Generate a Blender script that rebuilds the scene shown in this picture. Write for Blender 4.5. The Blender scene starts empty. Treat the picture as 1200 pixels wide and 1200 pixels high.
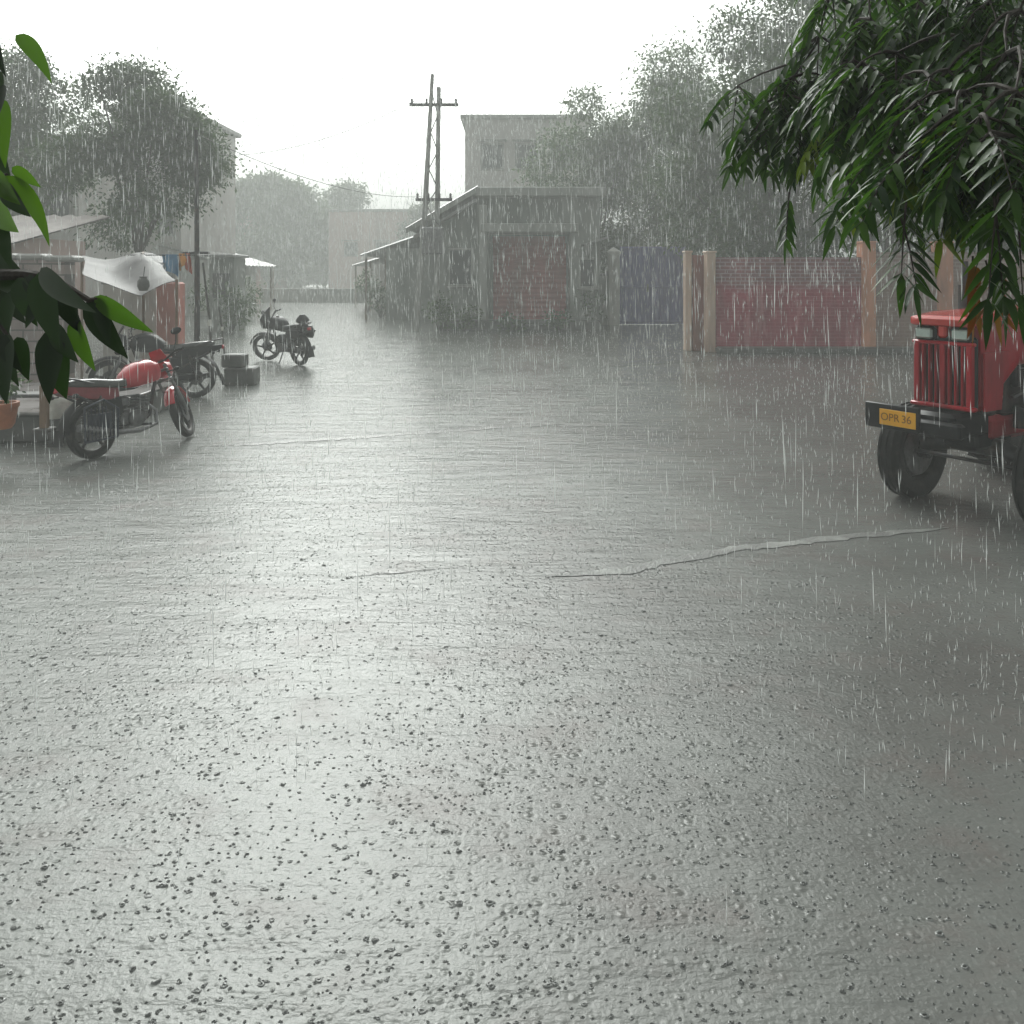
import bpy, math, random
import numpy as np
from mathutils import Vector, Matrix

random.seed(7)
rng = np.random.default_rng(7)
scene = bpy.context.scene
COL = scene.collection
PI = math.pi
R = math.radians
CAM_H = 1.9          # eye height of the photographer
HZ, FPX = 320.0, 1000.0   # horizon row and focal length, in pixels of the 1200 px photograph


def P(px, py, d):
    return Vector(((px - 600) / FPX * d, d, CAM_H - (py - HZ) / FPX * d))


def G(px, py):
    d = CAM_H * FPX / (py - HZ)
    return Vector(((px - 600) / FPX * d, d, 0.0))


# ------------------------------------------------------------------ materials
def new_mat(name):
    m = bpy.data.materials.new(name)
    m.use_nodes = True
    nt = m.node_tree
    b = nt.nodes['Principled BSDF']
    return m, nt, b


def mat(name, base, rough=0.5, var=0.25, scale=3.0, stretch=(1, 1, 1), bump=0.0, bscale=25.0, metallic=0.0,
        second=None, cover=0.5, sharp=0.12, spec=0.5, coat=0.0, dist=0.01):
    """Principled with two octaves of surface variation; `second` is a stain colour of its own shape."""
    m, nt, b = new_mat(name)
    N, L = nt.nodes, nt.links
    tc = N.new('ShaderNodeTexCoord')
    mp = N.new('ShaderNodeMapping')
    mp.inputs['Scale'].default_value = stretch
    L.new(tc.outputs['Object'], mp.inputs['Vector'])
    n1 = N.new('ShaderNodeTexNoise')
    n1.inputs['Scale'].default_value = scale
    n1.inputs['Detail'].default_value = 6
    n1.inputs['Roughness'].default_value = 0.65
    L.new(mp.outputs[0], n1.inputs['Vector'])
    mr = N.new('ShaderNodeMapRange')
    mr.inputs['From Min'].default_value = 0.3
    mr.inputs['From Max'].default_value = 0.7
    mr.inputs['To Min'].default_value = 1 - var
    mr.inputs['To Max'].default_value = 1 + var
    L.new(n1.outputs['Fac'], mr.inputs['Value'])
    col = N.new('ShaderNodeMixRGB')
    col.blend_type = 'MIX'
    col.inputs['Color1'].default_value = (*base, 1)
    col.inputs['Color2'].default_value = (*(second or base), 1)
    if second:
        n2 = N.new('ShaderNodeTexNoise')
        n2.inputs['Scale'].default_value = scale * 0.6
        n2.inputs['Detail'].default_value = 8
        mp2 = N.new('ShaderNodeMapping')
        mp2.inputs['Location'].default_value = (5.2, 3.1, 1.7)
        mp2.inputs['Scale'].default_value = stretch
        L.new(tc.outputs['Object'], mp2.inputs['Vector'])
        L.new(mp2.outputs[0], n2.inputs['Vector'])
        ms = N.new('ShaderNodeMapRange')
        ms.inputs['From Min'].default_value = (1 - cover) - sharp
        ms.inputs['From Max'].default_value = (1 - cover) + sharp
        L.new(n2.outputs['Fac'], ms.inputs['Value'])
        L.new(ms.outputs[0], col.inputs['Fac'])
    else:
        col.inputs['Fac'].default_value = 0
    mul = N.new('ShaderNodeVectorMath')
    mul.operation = 'SCALE'
    L.new(col.outputs[0], mul.inputs[0])
    L.new(mr.outputs[0], mul.inputs['Scale'])
    L.new(mul.outputs[0], b.inputs['Base Color'])
    b.inputs['Roughness'].default_value = rough
    b.inputs['Metallic'].default_value = metallic
    b.inputs['Specular IOR Level'].default_value = spec
    if coat:
        b.inputs['Coat Weight'].default_value = coat
        b.inputs['Coat Roughness'].default_value = 0.12
    if bump:
        nb = N.new('ShaderNodeTexNoise')
        nb.inputs['Scale'].default_value = bscale
        nb.inputs['Detail'].default_value = 4
        L.new(tc.outputs['Object'], nb.inputs['Vector'])
        bp = N.new('ShaderNodeBump')
        bp.inputs['Strength'].default_value = bump
        bp.inputs['Distance'].default_value = dist
        L.new(nb.outputs['Fac'], bp.inputs['Height'])
        L.new(bp.outputs[0], b.inputs['Normal'])
    return m


def leaf_mat(name, a, b_, rough=0.4, trans=0.35, tcol=None):
    """Each leaf (mesh island) takes its own shade between a and b_."""
    m, nt, b = new_mat(name)
    N, L = nt.nodes, nt.links
    g = N.new('ShaderNodeNewGeometry')
    mx = N.new('ShaderNodeMixRGB')
    mx.inputs['Color1'].default_value = (*a, 1)
    mx.inputs['Color2'].default_value = (*b_, 1)
    L.new(g.outputs['Random Per Island'], mx.inputs['Fac'])
    L.new(mx.outputs[0], b.inputs['Base Color'])
    b.inputs['Roughness'].default_value = rough
    b.inputs['Specular IOR Level'].default_value = .15
    t = N.new('ShaderNodeBsdfTranslucent')
    hs = N.new('ShaderNodeMixRGB')
    hs.blend_type = 'MULTIPLY'
    hs.inputs['Fac'].default_value = 1
    hs.inputs['Color2'].default_value = (*(tcol or (2.2, 2.6, 0.9)), 1)
    L.new(mx.outputs[0], hs.inputs['Color1'])
    L.new(hs.outputs[0], t.inputs['Color'])
    ms = N.new('ShaderNodeMixShader')
    ms.inputs['Fac'].default_value = trans
    L.new(b.outputs[0], ms.inputs[1])
    L.new(t.outputs[0], ms.inputs[2])
    L.new(ms.outputs[0], N['Material Output'].inputs['Surface'])
    return m


def brick_mat(name, c1, c2, mortar, paint=None, paint_top=1.0, w=0.24, h=0.09, axis='XZ', rough=0.45, paint2=None):
    """Brickwork; below paint_top (metres, ragged edge) a coat of old paint with streaks of its own."""
    m, nt, b = new_mat(name)
    N, L = nt.nodes, nt.links
    tc = N.new('ShaderNodeTexCoord')
    sp = N.new('ShaderNodeSeparateXYZ')
    L.new(tc.outputs['Object'], sp.inputs[0])
    cb = N.new('ShaderNodeCombineXYZ')
    L.new(sp.outputs[axis[0]], cb.inputs[0])
    L.new(sp.outputs[axis[1]], cb.inputs[1])
    br = N.new('ShaderNodeTexBrick')
    br.inputs['Color1'].default_value = (*c1, 1)
    br.inputs['Color2'].default_value = (*c2, 1)
    br.inputs['Mortar'].default_value = (*mortar, 1)
    br.inputs['Scale'].default_value = 1
    br.inputs['Brick Width'].default_value = w
    br.inputs['Row Height'].default_value = h
    br.inputs['Mortar Size'].default_value = 0.014
    L.new(cb.outputs[0], br.inputs['Vector'])
    n = N.new('ShaderNodeTexNoise')
    n.inputs['Scale'].default_value = 2.2
    n.inputs['Detail'].default_value = 8
    n.inputs['Roughness'].default_value = 0.7
    mp = N.new('ShaderNodeMapping')
    mp.inputs['Scale'].default_value = (1, 1, 0.35)
    L.new(tc.outputs['Object'], mp.inputs['Vector'])
    L.new(mp.outputs[0], n.inputs['Vector'])
    mr = N.new('ShaderNodeMapRange')
    mr.inputs['From Min'].default_value = 0.3
    mr.inputs['From Max'].default_value = 0.7
    mr.inputs['To Min'].default_value = 0.65
    mr.inputs['To Max'].default_value = 1.3
    L.new(n.outputs['Fac'], mr.inputs['Value'])
    last = br.outputs['Color']
    if paint:
        n3 = N.new('ShaderNodeTexNoise')
        n3.inputs['Scale'].default_value = 5
        n3.inputs['Detail'].default_value = 6
        mp3 = N.new('ShaderNodeMapping')
        mp3.inputs['Scale'].default_value = (1, 1, 0.15)
        L.new(tc.outputs['Object'], mp3.inputs['Vector'])
        L.new(mp3.outputs[0], n3.inputs['Vector'])
        ws = N.new('ShaderNodeMapRange')
        ws.inputs['From Min'].default_value = 0.56
        ws.inputs['From Max'].default_value = 0.66
        L.new(n3.outputs['Fac'], ws.inputs['Value'])
        pc = N.new('ShaderNodeMixRGB')
        pc.inputs['Color1'].default_value = (*paint, 1)
        pc.inputs['Color2'].default_value = (*(paint2 or paint), 1)
        L.new(ws.outputs[0], pc.inputs['Fac'])
        ad = N.new('ShaderNodeMath')
        ad.operation = 'MULTIPLY_ADD'
        L.new(n.outputs['Fac'], ad.inputs[0])
        ad.inputs[1].default_value = -0.7
        ad.inputs[2].default_value = paint_top + 0.35
        sb = N.new('ShaderNodeMath')
        sb.operation = 'SUBTRACT'
        L.new(ad.outputs[0], sb.inputs[0])
        L.new(sp.outputs['Z'], sb.inputs[1])
        pm = N.new('ShaderNodeMapRange')
        pm.inputs['From Min'].default_value = -0.12
        pm.inputs['From Max'].default_value = 0.12
        pm.inputs['To Max'].default_value = 0.85
        L.new(sb.outputs[0], pm.inputs['Value'])
        mx = N.new('ShaderNodeMixRGB')
        L.new(pm.outputs[0], mx.inputs['Fac'])
        L.new(br.outputs['Color'], mx.inputs['Color1'])
        L.new(pc.outputs[0], mx.inputs['Color2'])
        last = mx.outputs[0]
    mul = N.new('ShaderNodeVectorMath')
    mul.operation = 'SCALE'
    L.new(last, mul.inputs[0])
    L.new(mr.outputs[0], mul.inputs['Scale'])
    L.new(mul.outputs[0], b.inputs['Base Color'])
    b.inputs['Roughness'].default_value = rough
    bp = N.new('ShaderNodeBump')
    bp.inputs['Strength'].default_value = 0.8
    bp.inputs['Distance'].default_value = 0.012
    bp.invert = True
    L.new(br.outputs['Fac'], bp.inputs['Height'])
    L.new(bp.outputs[0], b.inputs['Normal'])
    return m


M = {}
M['red_paint'] = mat('red_paint', (0.42, 0.004, 0.016), 0.3, 0.3, 5, (1, 1, 0.3), second=(0.24, 0.005, 0.012), cover=.42, spec=.3, coat=.12)
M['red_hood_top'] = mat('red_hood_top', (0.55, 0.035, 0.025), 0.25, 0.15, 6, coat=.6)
M['dark_red'] = mat('dark_red', (0.2, 0.012, 0.02), 0.4, 0.3, 8)
M['black_plastic'] = mat('black_plastic', (0.012, 0.012, 0.014), 0.42, 0.3, 12, spec=.25)
M['rubber'] = mat('rubber', (0.011, 0.011, 0.011), 0.55, 0.35, 14, second=(0.05, 0.045, 0.04), cover=.35, bump=.2, bscale=60, spec=.25)
M['dark_metal'] = mat('dark_metal', (0.04, 0.04, 0.044), 0.38, 0.4, 14, second=(0.07, 0.05, 0.04), cover=.4, metallic=.35)
M['steel'] = mat('steel', (0.45, 0.45, 0.46), 0.3, 0.2, 10, metallic=.9)
M['dull_steel'] = mat('dull_steel', (0.2, 0.2, 0.205), 0.42, 0.3, 16, metallic=.7)
M['yellow_plate'] = mat('yellow_plate', (0.85, 0.42, 0.02), 0.35, 0.08, 8)
M['plate_ink'] = mat('plate_ink', (0.3, 0.13, 0.012), 0.5, 0.1, 8)
M['lamp_glass'] = mat('lamp_glass', (0.42, 0.5, 0.46), 0.08, 0.15, 12, metallic=.3, coat=1)
M['wet_seat'] = mat('wet_seat', (0.05, 0.052, 0.05), 0.16, 0.3, 10, coat=.6)
M['tank_red'] = mat('tank_red', (0.5, 0.008, 0.022), 0.22, 0.2, 8, coat=.7)
M['engine_grey'] = mat('engine_grey', (0.12, 0.12, 0.122), 0.4, 0.4, 18, metallic=.5)
M['indigo'] = mat('indigo', (0.016, 0.022, 0.042), 0.4, 0.3, 9)
M['plaster_pink'] = mat('plaster_pink', (0.58, 0.24, 0.2), 0.55, 0.2, 3, (1, 1, .4), second=(0.42, 0.2, 0.17), cover=.4, bump=.2)
M['pillar_peach'] = mat('pillar_peach', (0.66, 0.28, 0.16), 0.55, 0.2, 3, (1, 1, .3), second=(0.4, 0.2, 0.14), cover=.36, bump=.2)
M['pillar_pale'] = mat('pillar_pale', (0.62, 0.46, 0.36), 0.55, 0.2, 3, (1, 1, .3), second=(0.42, 0.28, 0.22), cover=.4, bump=.2)
M['red_brick'] = brick_mat('red_brick', (0.27, 0.09, 0.105), (0.19, 0.075, 0.095), (0.33, 0.22, 0.24),
                           paint=(0.36, 0.018, 0.055), paint2=(0.5, 0.15, 0.18), paint_top=1.6)
M['maroon_jamb'] = mat('maroon_jamb', (0.24, 0.06, 0.045), 0.5, 0.3, 4, (1, 1, .3), second=(0.15, 0.08, 0.05), cover=.4)
M['brown_wall'] = brick_mat('brown_wall', (0.3, 0.2, 0.17), (0.24, 0.16, 0.14), (0.36, 0.3, 0.27),
                            paint=(0.26, 0.17, 0.14), paint2=(0.34, 0.16, 0.15), paint_top=2.0)
M['stone_wall'] = brick_mat('stone_wall', (0.34, 0.27, 0.25), (0.22, 0.18, 0.165), (0.12, 0.11, 0.1), w=.42, h=.17)
M['concrete'] = mat('concrete', (0.3, 0.3, 0.285), 0.45, 0.25, 2.5, (1, 1, .35), second=(0.17, 0.17, 0.16), cover=.42, bump=.25)
M['dark_concrete'] = mat('dark_concrete', (0.1, 0.1, 0.095), 0.42, 0.35, 4, second=(0.05, 0.055, 0.05), cover=.45, bump=.3)
M['limewash'] = mat('limewash', (0.55, 0.55, 0.52), 0.55, 0.2, 2.5, (1, 1, .3), second=(0.32, 0.33, 0.3), cover=.4, bump=.2)
M['house_wall'] = mat('house_wall', (0.25, 0.265, 0.245), 0.55, 0.3, 1.6, (1, 1, .25), second=(0.15, 0.17, 0.15), cover=.45, bump=.2)
M['house_trim'] = mat('house_trim', (0.31, 0.32, 0.3), 0.5, 0.25, 2, (1, 1, .3), second=(0.2, 0.21, 0.19), cover=.4)
M['sheet_roof'] = mat('sheet_roof', (0.3, 0.3, 0.3), 0.42, 0.2, 1.5, second=(0.17, 0.15, 0.14), cover=.42, metallic=.2)
M['red_shutter'] = mat('red_shutter', (0.34, 0.085, 0.085), 0.45, 0.25, 2, (1, 1, .3), second=(0.25, 0.11, 0.1), cover=.4)
M['blue_gate'] = mat('blue_gate', (0.13, 0.13, 0.38), 0.4, 0.25, 2, (1, 1, .3), second=(0.18, 0.15, 0.36), cover=.4)
M['pale_wall'] = mat('pale_wall', (0.5, 0.47, 0.45), 0.6, 0.15, 1, (1, 1, .3), second=(0.36, 0.34, 0.32), cover=.4)
M['rose_wall'] = mat('rose_wall', (0.5, 0.37, 0.34), 0.6, 0.15, 1, (1, 1, .3), second=(0.36, 0.29, 0.27), cover=.4)
M['window_dark'] = mat('window_dark', (0.05, 0.055, 0.06), 0.12, 0.2, 4)
M['wood'] = mat('wood', (0.2, 0.13, 0.085), 0.5, 0.3, 6, (1, 1, .2), second=(0.1, 0.075, 0.055), cover=.4, bump=.2)
M['dark_wood'] = mat('dark_wood', (0.06, 0.055, 0.05), 0.5, 0.3, 6, (1, 1, .2))
M['bark'] = mat('bark', (0.035, 0.028, 0.023), 0.7, 0.35, 6, (1, 1, .3), spec=.2, second=(0.06, 0.052, 0.043), cover=.4, bump=.6, bscale=22, dist=.02)
M['tarp'] = mat('tarp', (0.22, 0.212, 0.215), 0.55, 0.15, 4, second=(0.15, 0.143, 0.143), cover=.4)
M['blue_cloth'] = mat('blue_cloth', (0.12, 0.26, 0.42), 0.6, 0.25, 5)
M['orange_cloth'] = mat('orange_cloth', (0.66, 0.3, 0.08), 0.6, 0.25, 5)
M['red_cloth'] = mat('red_cloth', (0.5, 0.1, 0.06), 0.6, 0.25, 5)
M['white_bag'] = mat('white_bag', (0.6, 0.6, 0.55), 0.5, 0.2, 7, second=(0.42, 0.43, 0.38), cover=.4, bump=.4, bscale=9, dist=.03)
M['clay'] = mat('clay', (0.4, 0.13, 0.05), 0.45, 0.25, 8)
M['cable'] = mat('cable', (0.03, 0.03, 0.03), 0.5, 0.1, 3)
M['leaf_broad'] = leaf_mat('leaf_broad', (0.006, 0.014, 0.005), (0.018, 0.042, 0.01), 0.36, .15)
M['leaf_neem'] = leaf_mat('leaf_neem', (0.008, 0.024, 0.008), (0.042, 0.088, 0.016), 0.34, .3)
M['leaf_young'] = leaf_mat('leaf_young', (0.085, 0.14, 0.016), (0.14, 0.2, 0.02), 0.32, .35, (1.6, 1.7, .8))
M['leaf_bronze'] = leaf_mat('leaf_bronze', (0.2, 0.07, 0.02), (0.16, 0.12, 0.03), 0.32, .35, (1.6, 1.3, .8))
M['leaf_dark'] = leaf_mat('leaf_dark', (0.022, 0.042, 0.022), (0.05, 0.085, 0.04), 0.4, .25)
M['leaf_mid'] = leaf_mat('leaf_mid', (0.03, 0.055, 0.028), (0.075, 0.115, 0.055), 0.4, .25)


# ------------------------------------------------------------------ mesh builder
class MB:
    def __init__(self):
        self.v, self.f = [], []

    def add(self, verts, faces, T=None):
        o = len(self.v)
        for p in verts:
            p = Vector(p)
            self.v.append(T @ p if T else p)
        for f in faces:
            self.f.append([o + i for i in f])
        return self

    def box(self, c, s, T=None, top=(1, 1), bev=0.0):
        """centre, full size; top scales the upper face; bev chamfers all edges."""
        x, y, z = s[0] / 2, s[1] / 2, s[2] / 2
        if bev <= 0:
            vs = [(-x, -y, -z), (x, -y, -z), (x, y, -z), (-x, y, -z),
                  (-x * top[0], -y * top[1], z), (x * top[0], -y * top[1], z), (x * top[0], y * top[1], z), (-x * top[0], y * top[1], z)]
            fs = [(0, 3, 2, 1), (4, 5, 6, 7), (0, 1, 5, 4), (1, 2, 6, 5), (2, 3, 7, 6), (3, 0, 4, 7)]
        else:
            b = min(bev, x * .9, y * .9, z * .9)

            def ring(zz, ins):
                a, c_ = x - ins, y - ins
                q = b if ins == 0 else b * .6
                return [(-a + q, -c_, zz), (a - q, -c_, zz), (a, -c_ + q, zz), (a, c_ - q, zz), (a - q, c_, zz), (-a + q, c_, zz), (-a, c_ - q, zz), (-a, -c_ + q, zz)]
            vs = ring(-z, b) + ring(-z + b, 0)
            up = ring(z - b, 0) + ring(z, b)
            up = [(p[0] * (top[0]), p[1] * top[1], p[2]) for p in up]
            vs += up
            fs = [tuple(range(7, -1, -1)), tuple(range(24, 32))]
            for k in range(3):
                for i in range(8):
                    j = (i + 1) % 8
                    fs.append((k * 8 + i, k * 8 + j, k * 8 + 8 + j, k * 8 + 8 + i))
        vs = [(p[0] + c[0], p[1] + c[1], p[2] + c[2]) for p in vs]
        return self.add(vs, fs, T)

    def tube(self, pts, rad, n=8, T=None, cap=True, flat=1.0):
        pts = [Vector(p) for p in pts]
        if not hasattr(rad, '__len__'):
            rad = [rad] * len(pts)
        vs, fs = [], []
        ref = None
        for i, p in enumerate(pts):
            t = (pts[min(i + 1, len(pts) - 1)] - pts[max(i - 1, 0)]).normalized()
            if ref is None:
                ref = Vector((0, 0, 1)) if abs(t.z) < .9 else Vector((1, 0, 0))
            a = (ref - t * ref.dot(t))
            a = a.normalized() if a.length > 1e-6 else t.orthogonal().normalized()
            ref = a
            b = t.cross(a)
            for k in range(n):
                w = 2 * PI * k / n
                vs.append(p + (a * math.cos(w) * flat + b * math.sin(w)) * rad[i])
        m = len(pts)
        for i in range(m - 1):
            for k in range(n):
                j = (k + 1) % n
                fs.append((i * n + k, i * n + j, (i + 1) * n + j, (i + 1) * n + k))
        if cap:
            fs.append(tuple(range(n - 1, -1, -1)))
            fs.append(tuple((m - 1) * n + k for k in range(n)))
        return self.add(vs, fs, T)

    def lathe(self, prof, axis='Z', n=24, T=None, c=(0, 0, 0), closed=False):
        """prof = [(radius, along)], closed = ring-shaped cross-section."""
        vs, fs = [], []
        for r, h in prof:
            for k in range(n):
                w = 2 * PI * k / n
                a, b = r * math.cos(w), r * math.sin(w)
                q = {'Z': (a, b, h), 'Y': (a, h, b), 'X': (h, a, b)}[axis]
                vs.append((q[0] + c[0], q[1] + c[1], q[2] + c[2]))
        m = len(prof)
        rows = m if closed else m - 1
        for i in range(rows):
            i2 = (i + 1) % m
            for k in range(n):
                j = (k + 1) % n
                fs.append((i * n + k, i * n + j, i2 * n + j, i2 * n + k))
        if not closed:
            if prof[0][0] > 1e-4:
                fs.append(tuple(range(n)))
            if prof[-1][0] > 1e-4:
                fs.append(tuple((m - 1) * n + k for k in range(n)))
        return self.add(vs, fs, T)

    def loft(self, rings, T=None, cap=True):
        n = len(rings[0])
        vs = [p for r in rings for p in r]
        fs = []
        for i in range(len(rings) - 1):
            for k in range(n):
                j = (k + 1) % n
                fs.append((i * n + k, i * n + j, (i + 1) * n + j, (i + 1) * n + k))
        if cap:
            fs.append(tuple(range(n - 1, -1, -1)))
            fs.append(tuple((len(rings) - 1) * n + k for k in range(n)))
        return self.add(vs, fs, T)

    def ell(self, c, r, n=14, m=9, T=None):
        vs, fs = [], []
        for i in range(m + 1):
            t = PI * i / m
            for k in range(n):
                w = 2 * PI * k / n
                vs.append((c[0] + r[0] * math.sin(t) * math.cos(w), c[1] + r[1] * math.sin(t) * math.sin(w), c[2] + r[2] * math.cos(t)))
        for i in range(m):
            for k in range(n):
                j = (k + 1) % n
                fs.append((i * n + k, (i + 1) * n + k, (i + 1) * n + j, i * n + j))
        return self.add(vs, fs, T)

    def prism(self, poly, a, b, axis='Y', T=None):
        """polygon in the plane across `axis`, extruded from a to b."""
        def q(u, v, w):
            return {'Y': (u, w, v), 'X': (w, u, v), 'Z': (u, v, w)}[axis]
        n = len(poly)
        vs = [q(u, v, a) for u, v in poly] + [q(u, v, b) for u, v in poly]
        fs = [tuple(range(n)), tuple(range(2 * n - 1, n - 1, -1))]
        for i in range(n):
            j = (i + 1) % n
            fs.append((i, n + i, n + j, j))
        return self.add(vs, fs, T)

    def build(self, name, m, parent=None, smooth=True, angle=38):
        me = bpy.data.meshes.new(name)
        me.from_pydata([tuple(p) for p in self.v], [], self.f)
        import bmesh
        bm = bmesh.new()
        bm.from_mesh(me)
        bmesh.ops.recalc_face_normals(bm, faces=bm.faces)
        bm.to_mesh(me)
        bm.free()
        if smooth:
            me.shade_smooth()
            me.set_sharp_from_angle(angle=R(angle))
        if m is not None:
            me.materials.append(m)
        o = bpy.data.objects.new(name, me)
        COL.objects.link(o)
        if parent is not None:
            o.parent = parent
        return o


def raw_mesh(name, verts, quads, m, parent=None, smooth=False):
    """numpy arrays -> one mesh object (quads: (n,4) int array)."""
    me = bpy.data.meshes.new(name)
    k = quads.shape[1]
    me.vertices.add(len(verts))
    me.vertices.foreach_set('co', np.asarray(verts, np.float32).ravel())
    me.loops.add(quads.size)
    me.loops.foreach_set('vertex_index', quads.astype(np.int32).ravel())
    me.polygons.add(len(quads))
    me.polygons.foreach_set('loop_start', np.arange(0, quads.size, k, dtype=np.int32))
    me.update(calc_edges=True)
    if smooth:
        me.shade_smooth()
    me.materials.append(m)
    o = bpy.data.objects.new(name, me)
    COL.objects.link(o)
    if parent is not None:
        o.parent = parent
    return o


def tag(o, label=None, cat=None, group=None, kind=None):
    if label:
        o['label'] = label
    if cat:
        o['category'] = cat
    if group:
        o['group'] = group
    if kind:
        o['kind'] = kind
    return o


def empty(name, loc, rz=0.0, label=None, cat=None, group=None):
    o = bpy.data.objects.new(name, None)
    COL.objects.link(o)
    o.location = loc
    o.rotation_euler = (0, 0, rz)
    return tag(o, label, cat, group)


# ------------------------------------------------------------------ camera, sky, sun
cam = bpy.data.cameras.new('camera')
cam.sensor_width = 36
cam.lens = 36 * FPX / 1200
cam.shift_y = -(600 - HZ) / 1200
cam.clip_start = 0.05
cam.clip_end = 1000
co = bpy.data.objects.new('camera', cam)
COL.objects.link(co)
co.location = (0, 0, CAM_H)
co.rotation_euler = (R(90), 0, 0)
scene.camera = co

SUN_EL, SUN_AZ = R(38), R(-13)
w = bpy.data.worlds.new('World')
scene.world = w
w.use_nodes = True
nt = w.node_tree
bg = nt.nodes['Background']
sky = nt.nodes.new('ShaderNodeTexSky')
sky.sky_type = 'NISHITA'
sky.sun_disc = False
sky.sun_elevation = SUN_EL
sky.sun_rotation = SUN_AZ
sky.air_density = 1.0
sky.dust_density = 8.0
sky.ozone_density = 1.0
hsv = nt.nodes.new('ShaderNodeHueSaturation')
hsv.inputs['Saturation'].default_value = 0.06
hsv.inputs['Value'].default_value = 1.0
nt.links.new(sky.outputs[0], hsv.inputs['Color'])
tint = nt.nodes.new('ShaderNodeMixRGB')
tint.blend_type = 'MULTIPLY'
tint.inputs['Fac'].default_value = 1
tint.inputs['Color2'].default_value = (0.955, 1.0, 0.965, 1)
nt.links.new(hsv.outputs[0], tint.inputs['Color1'])
nt.links.new(tint.outputs[0], bg.inputs['Color'])
bg.inputs['Strength'].default_value = 0.15

sl = bpy.data.lights.new('sun', 'SUN')
sl.energy = 0.5
sl.angle = R(100)
sl.color = (1, 0.98, 0.95)
so = bpy.data.objects.new('sun', sl)
COL.objects.link(so)
so.rotation_euler = (SUN_EL - R(90), 0, -SUN_AZ)

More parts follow.
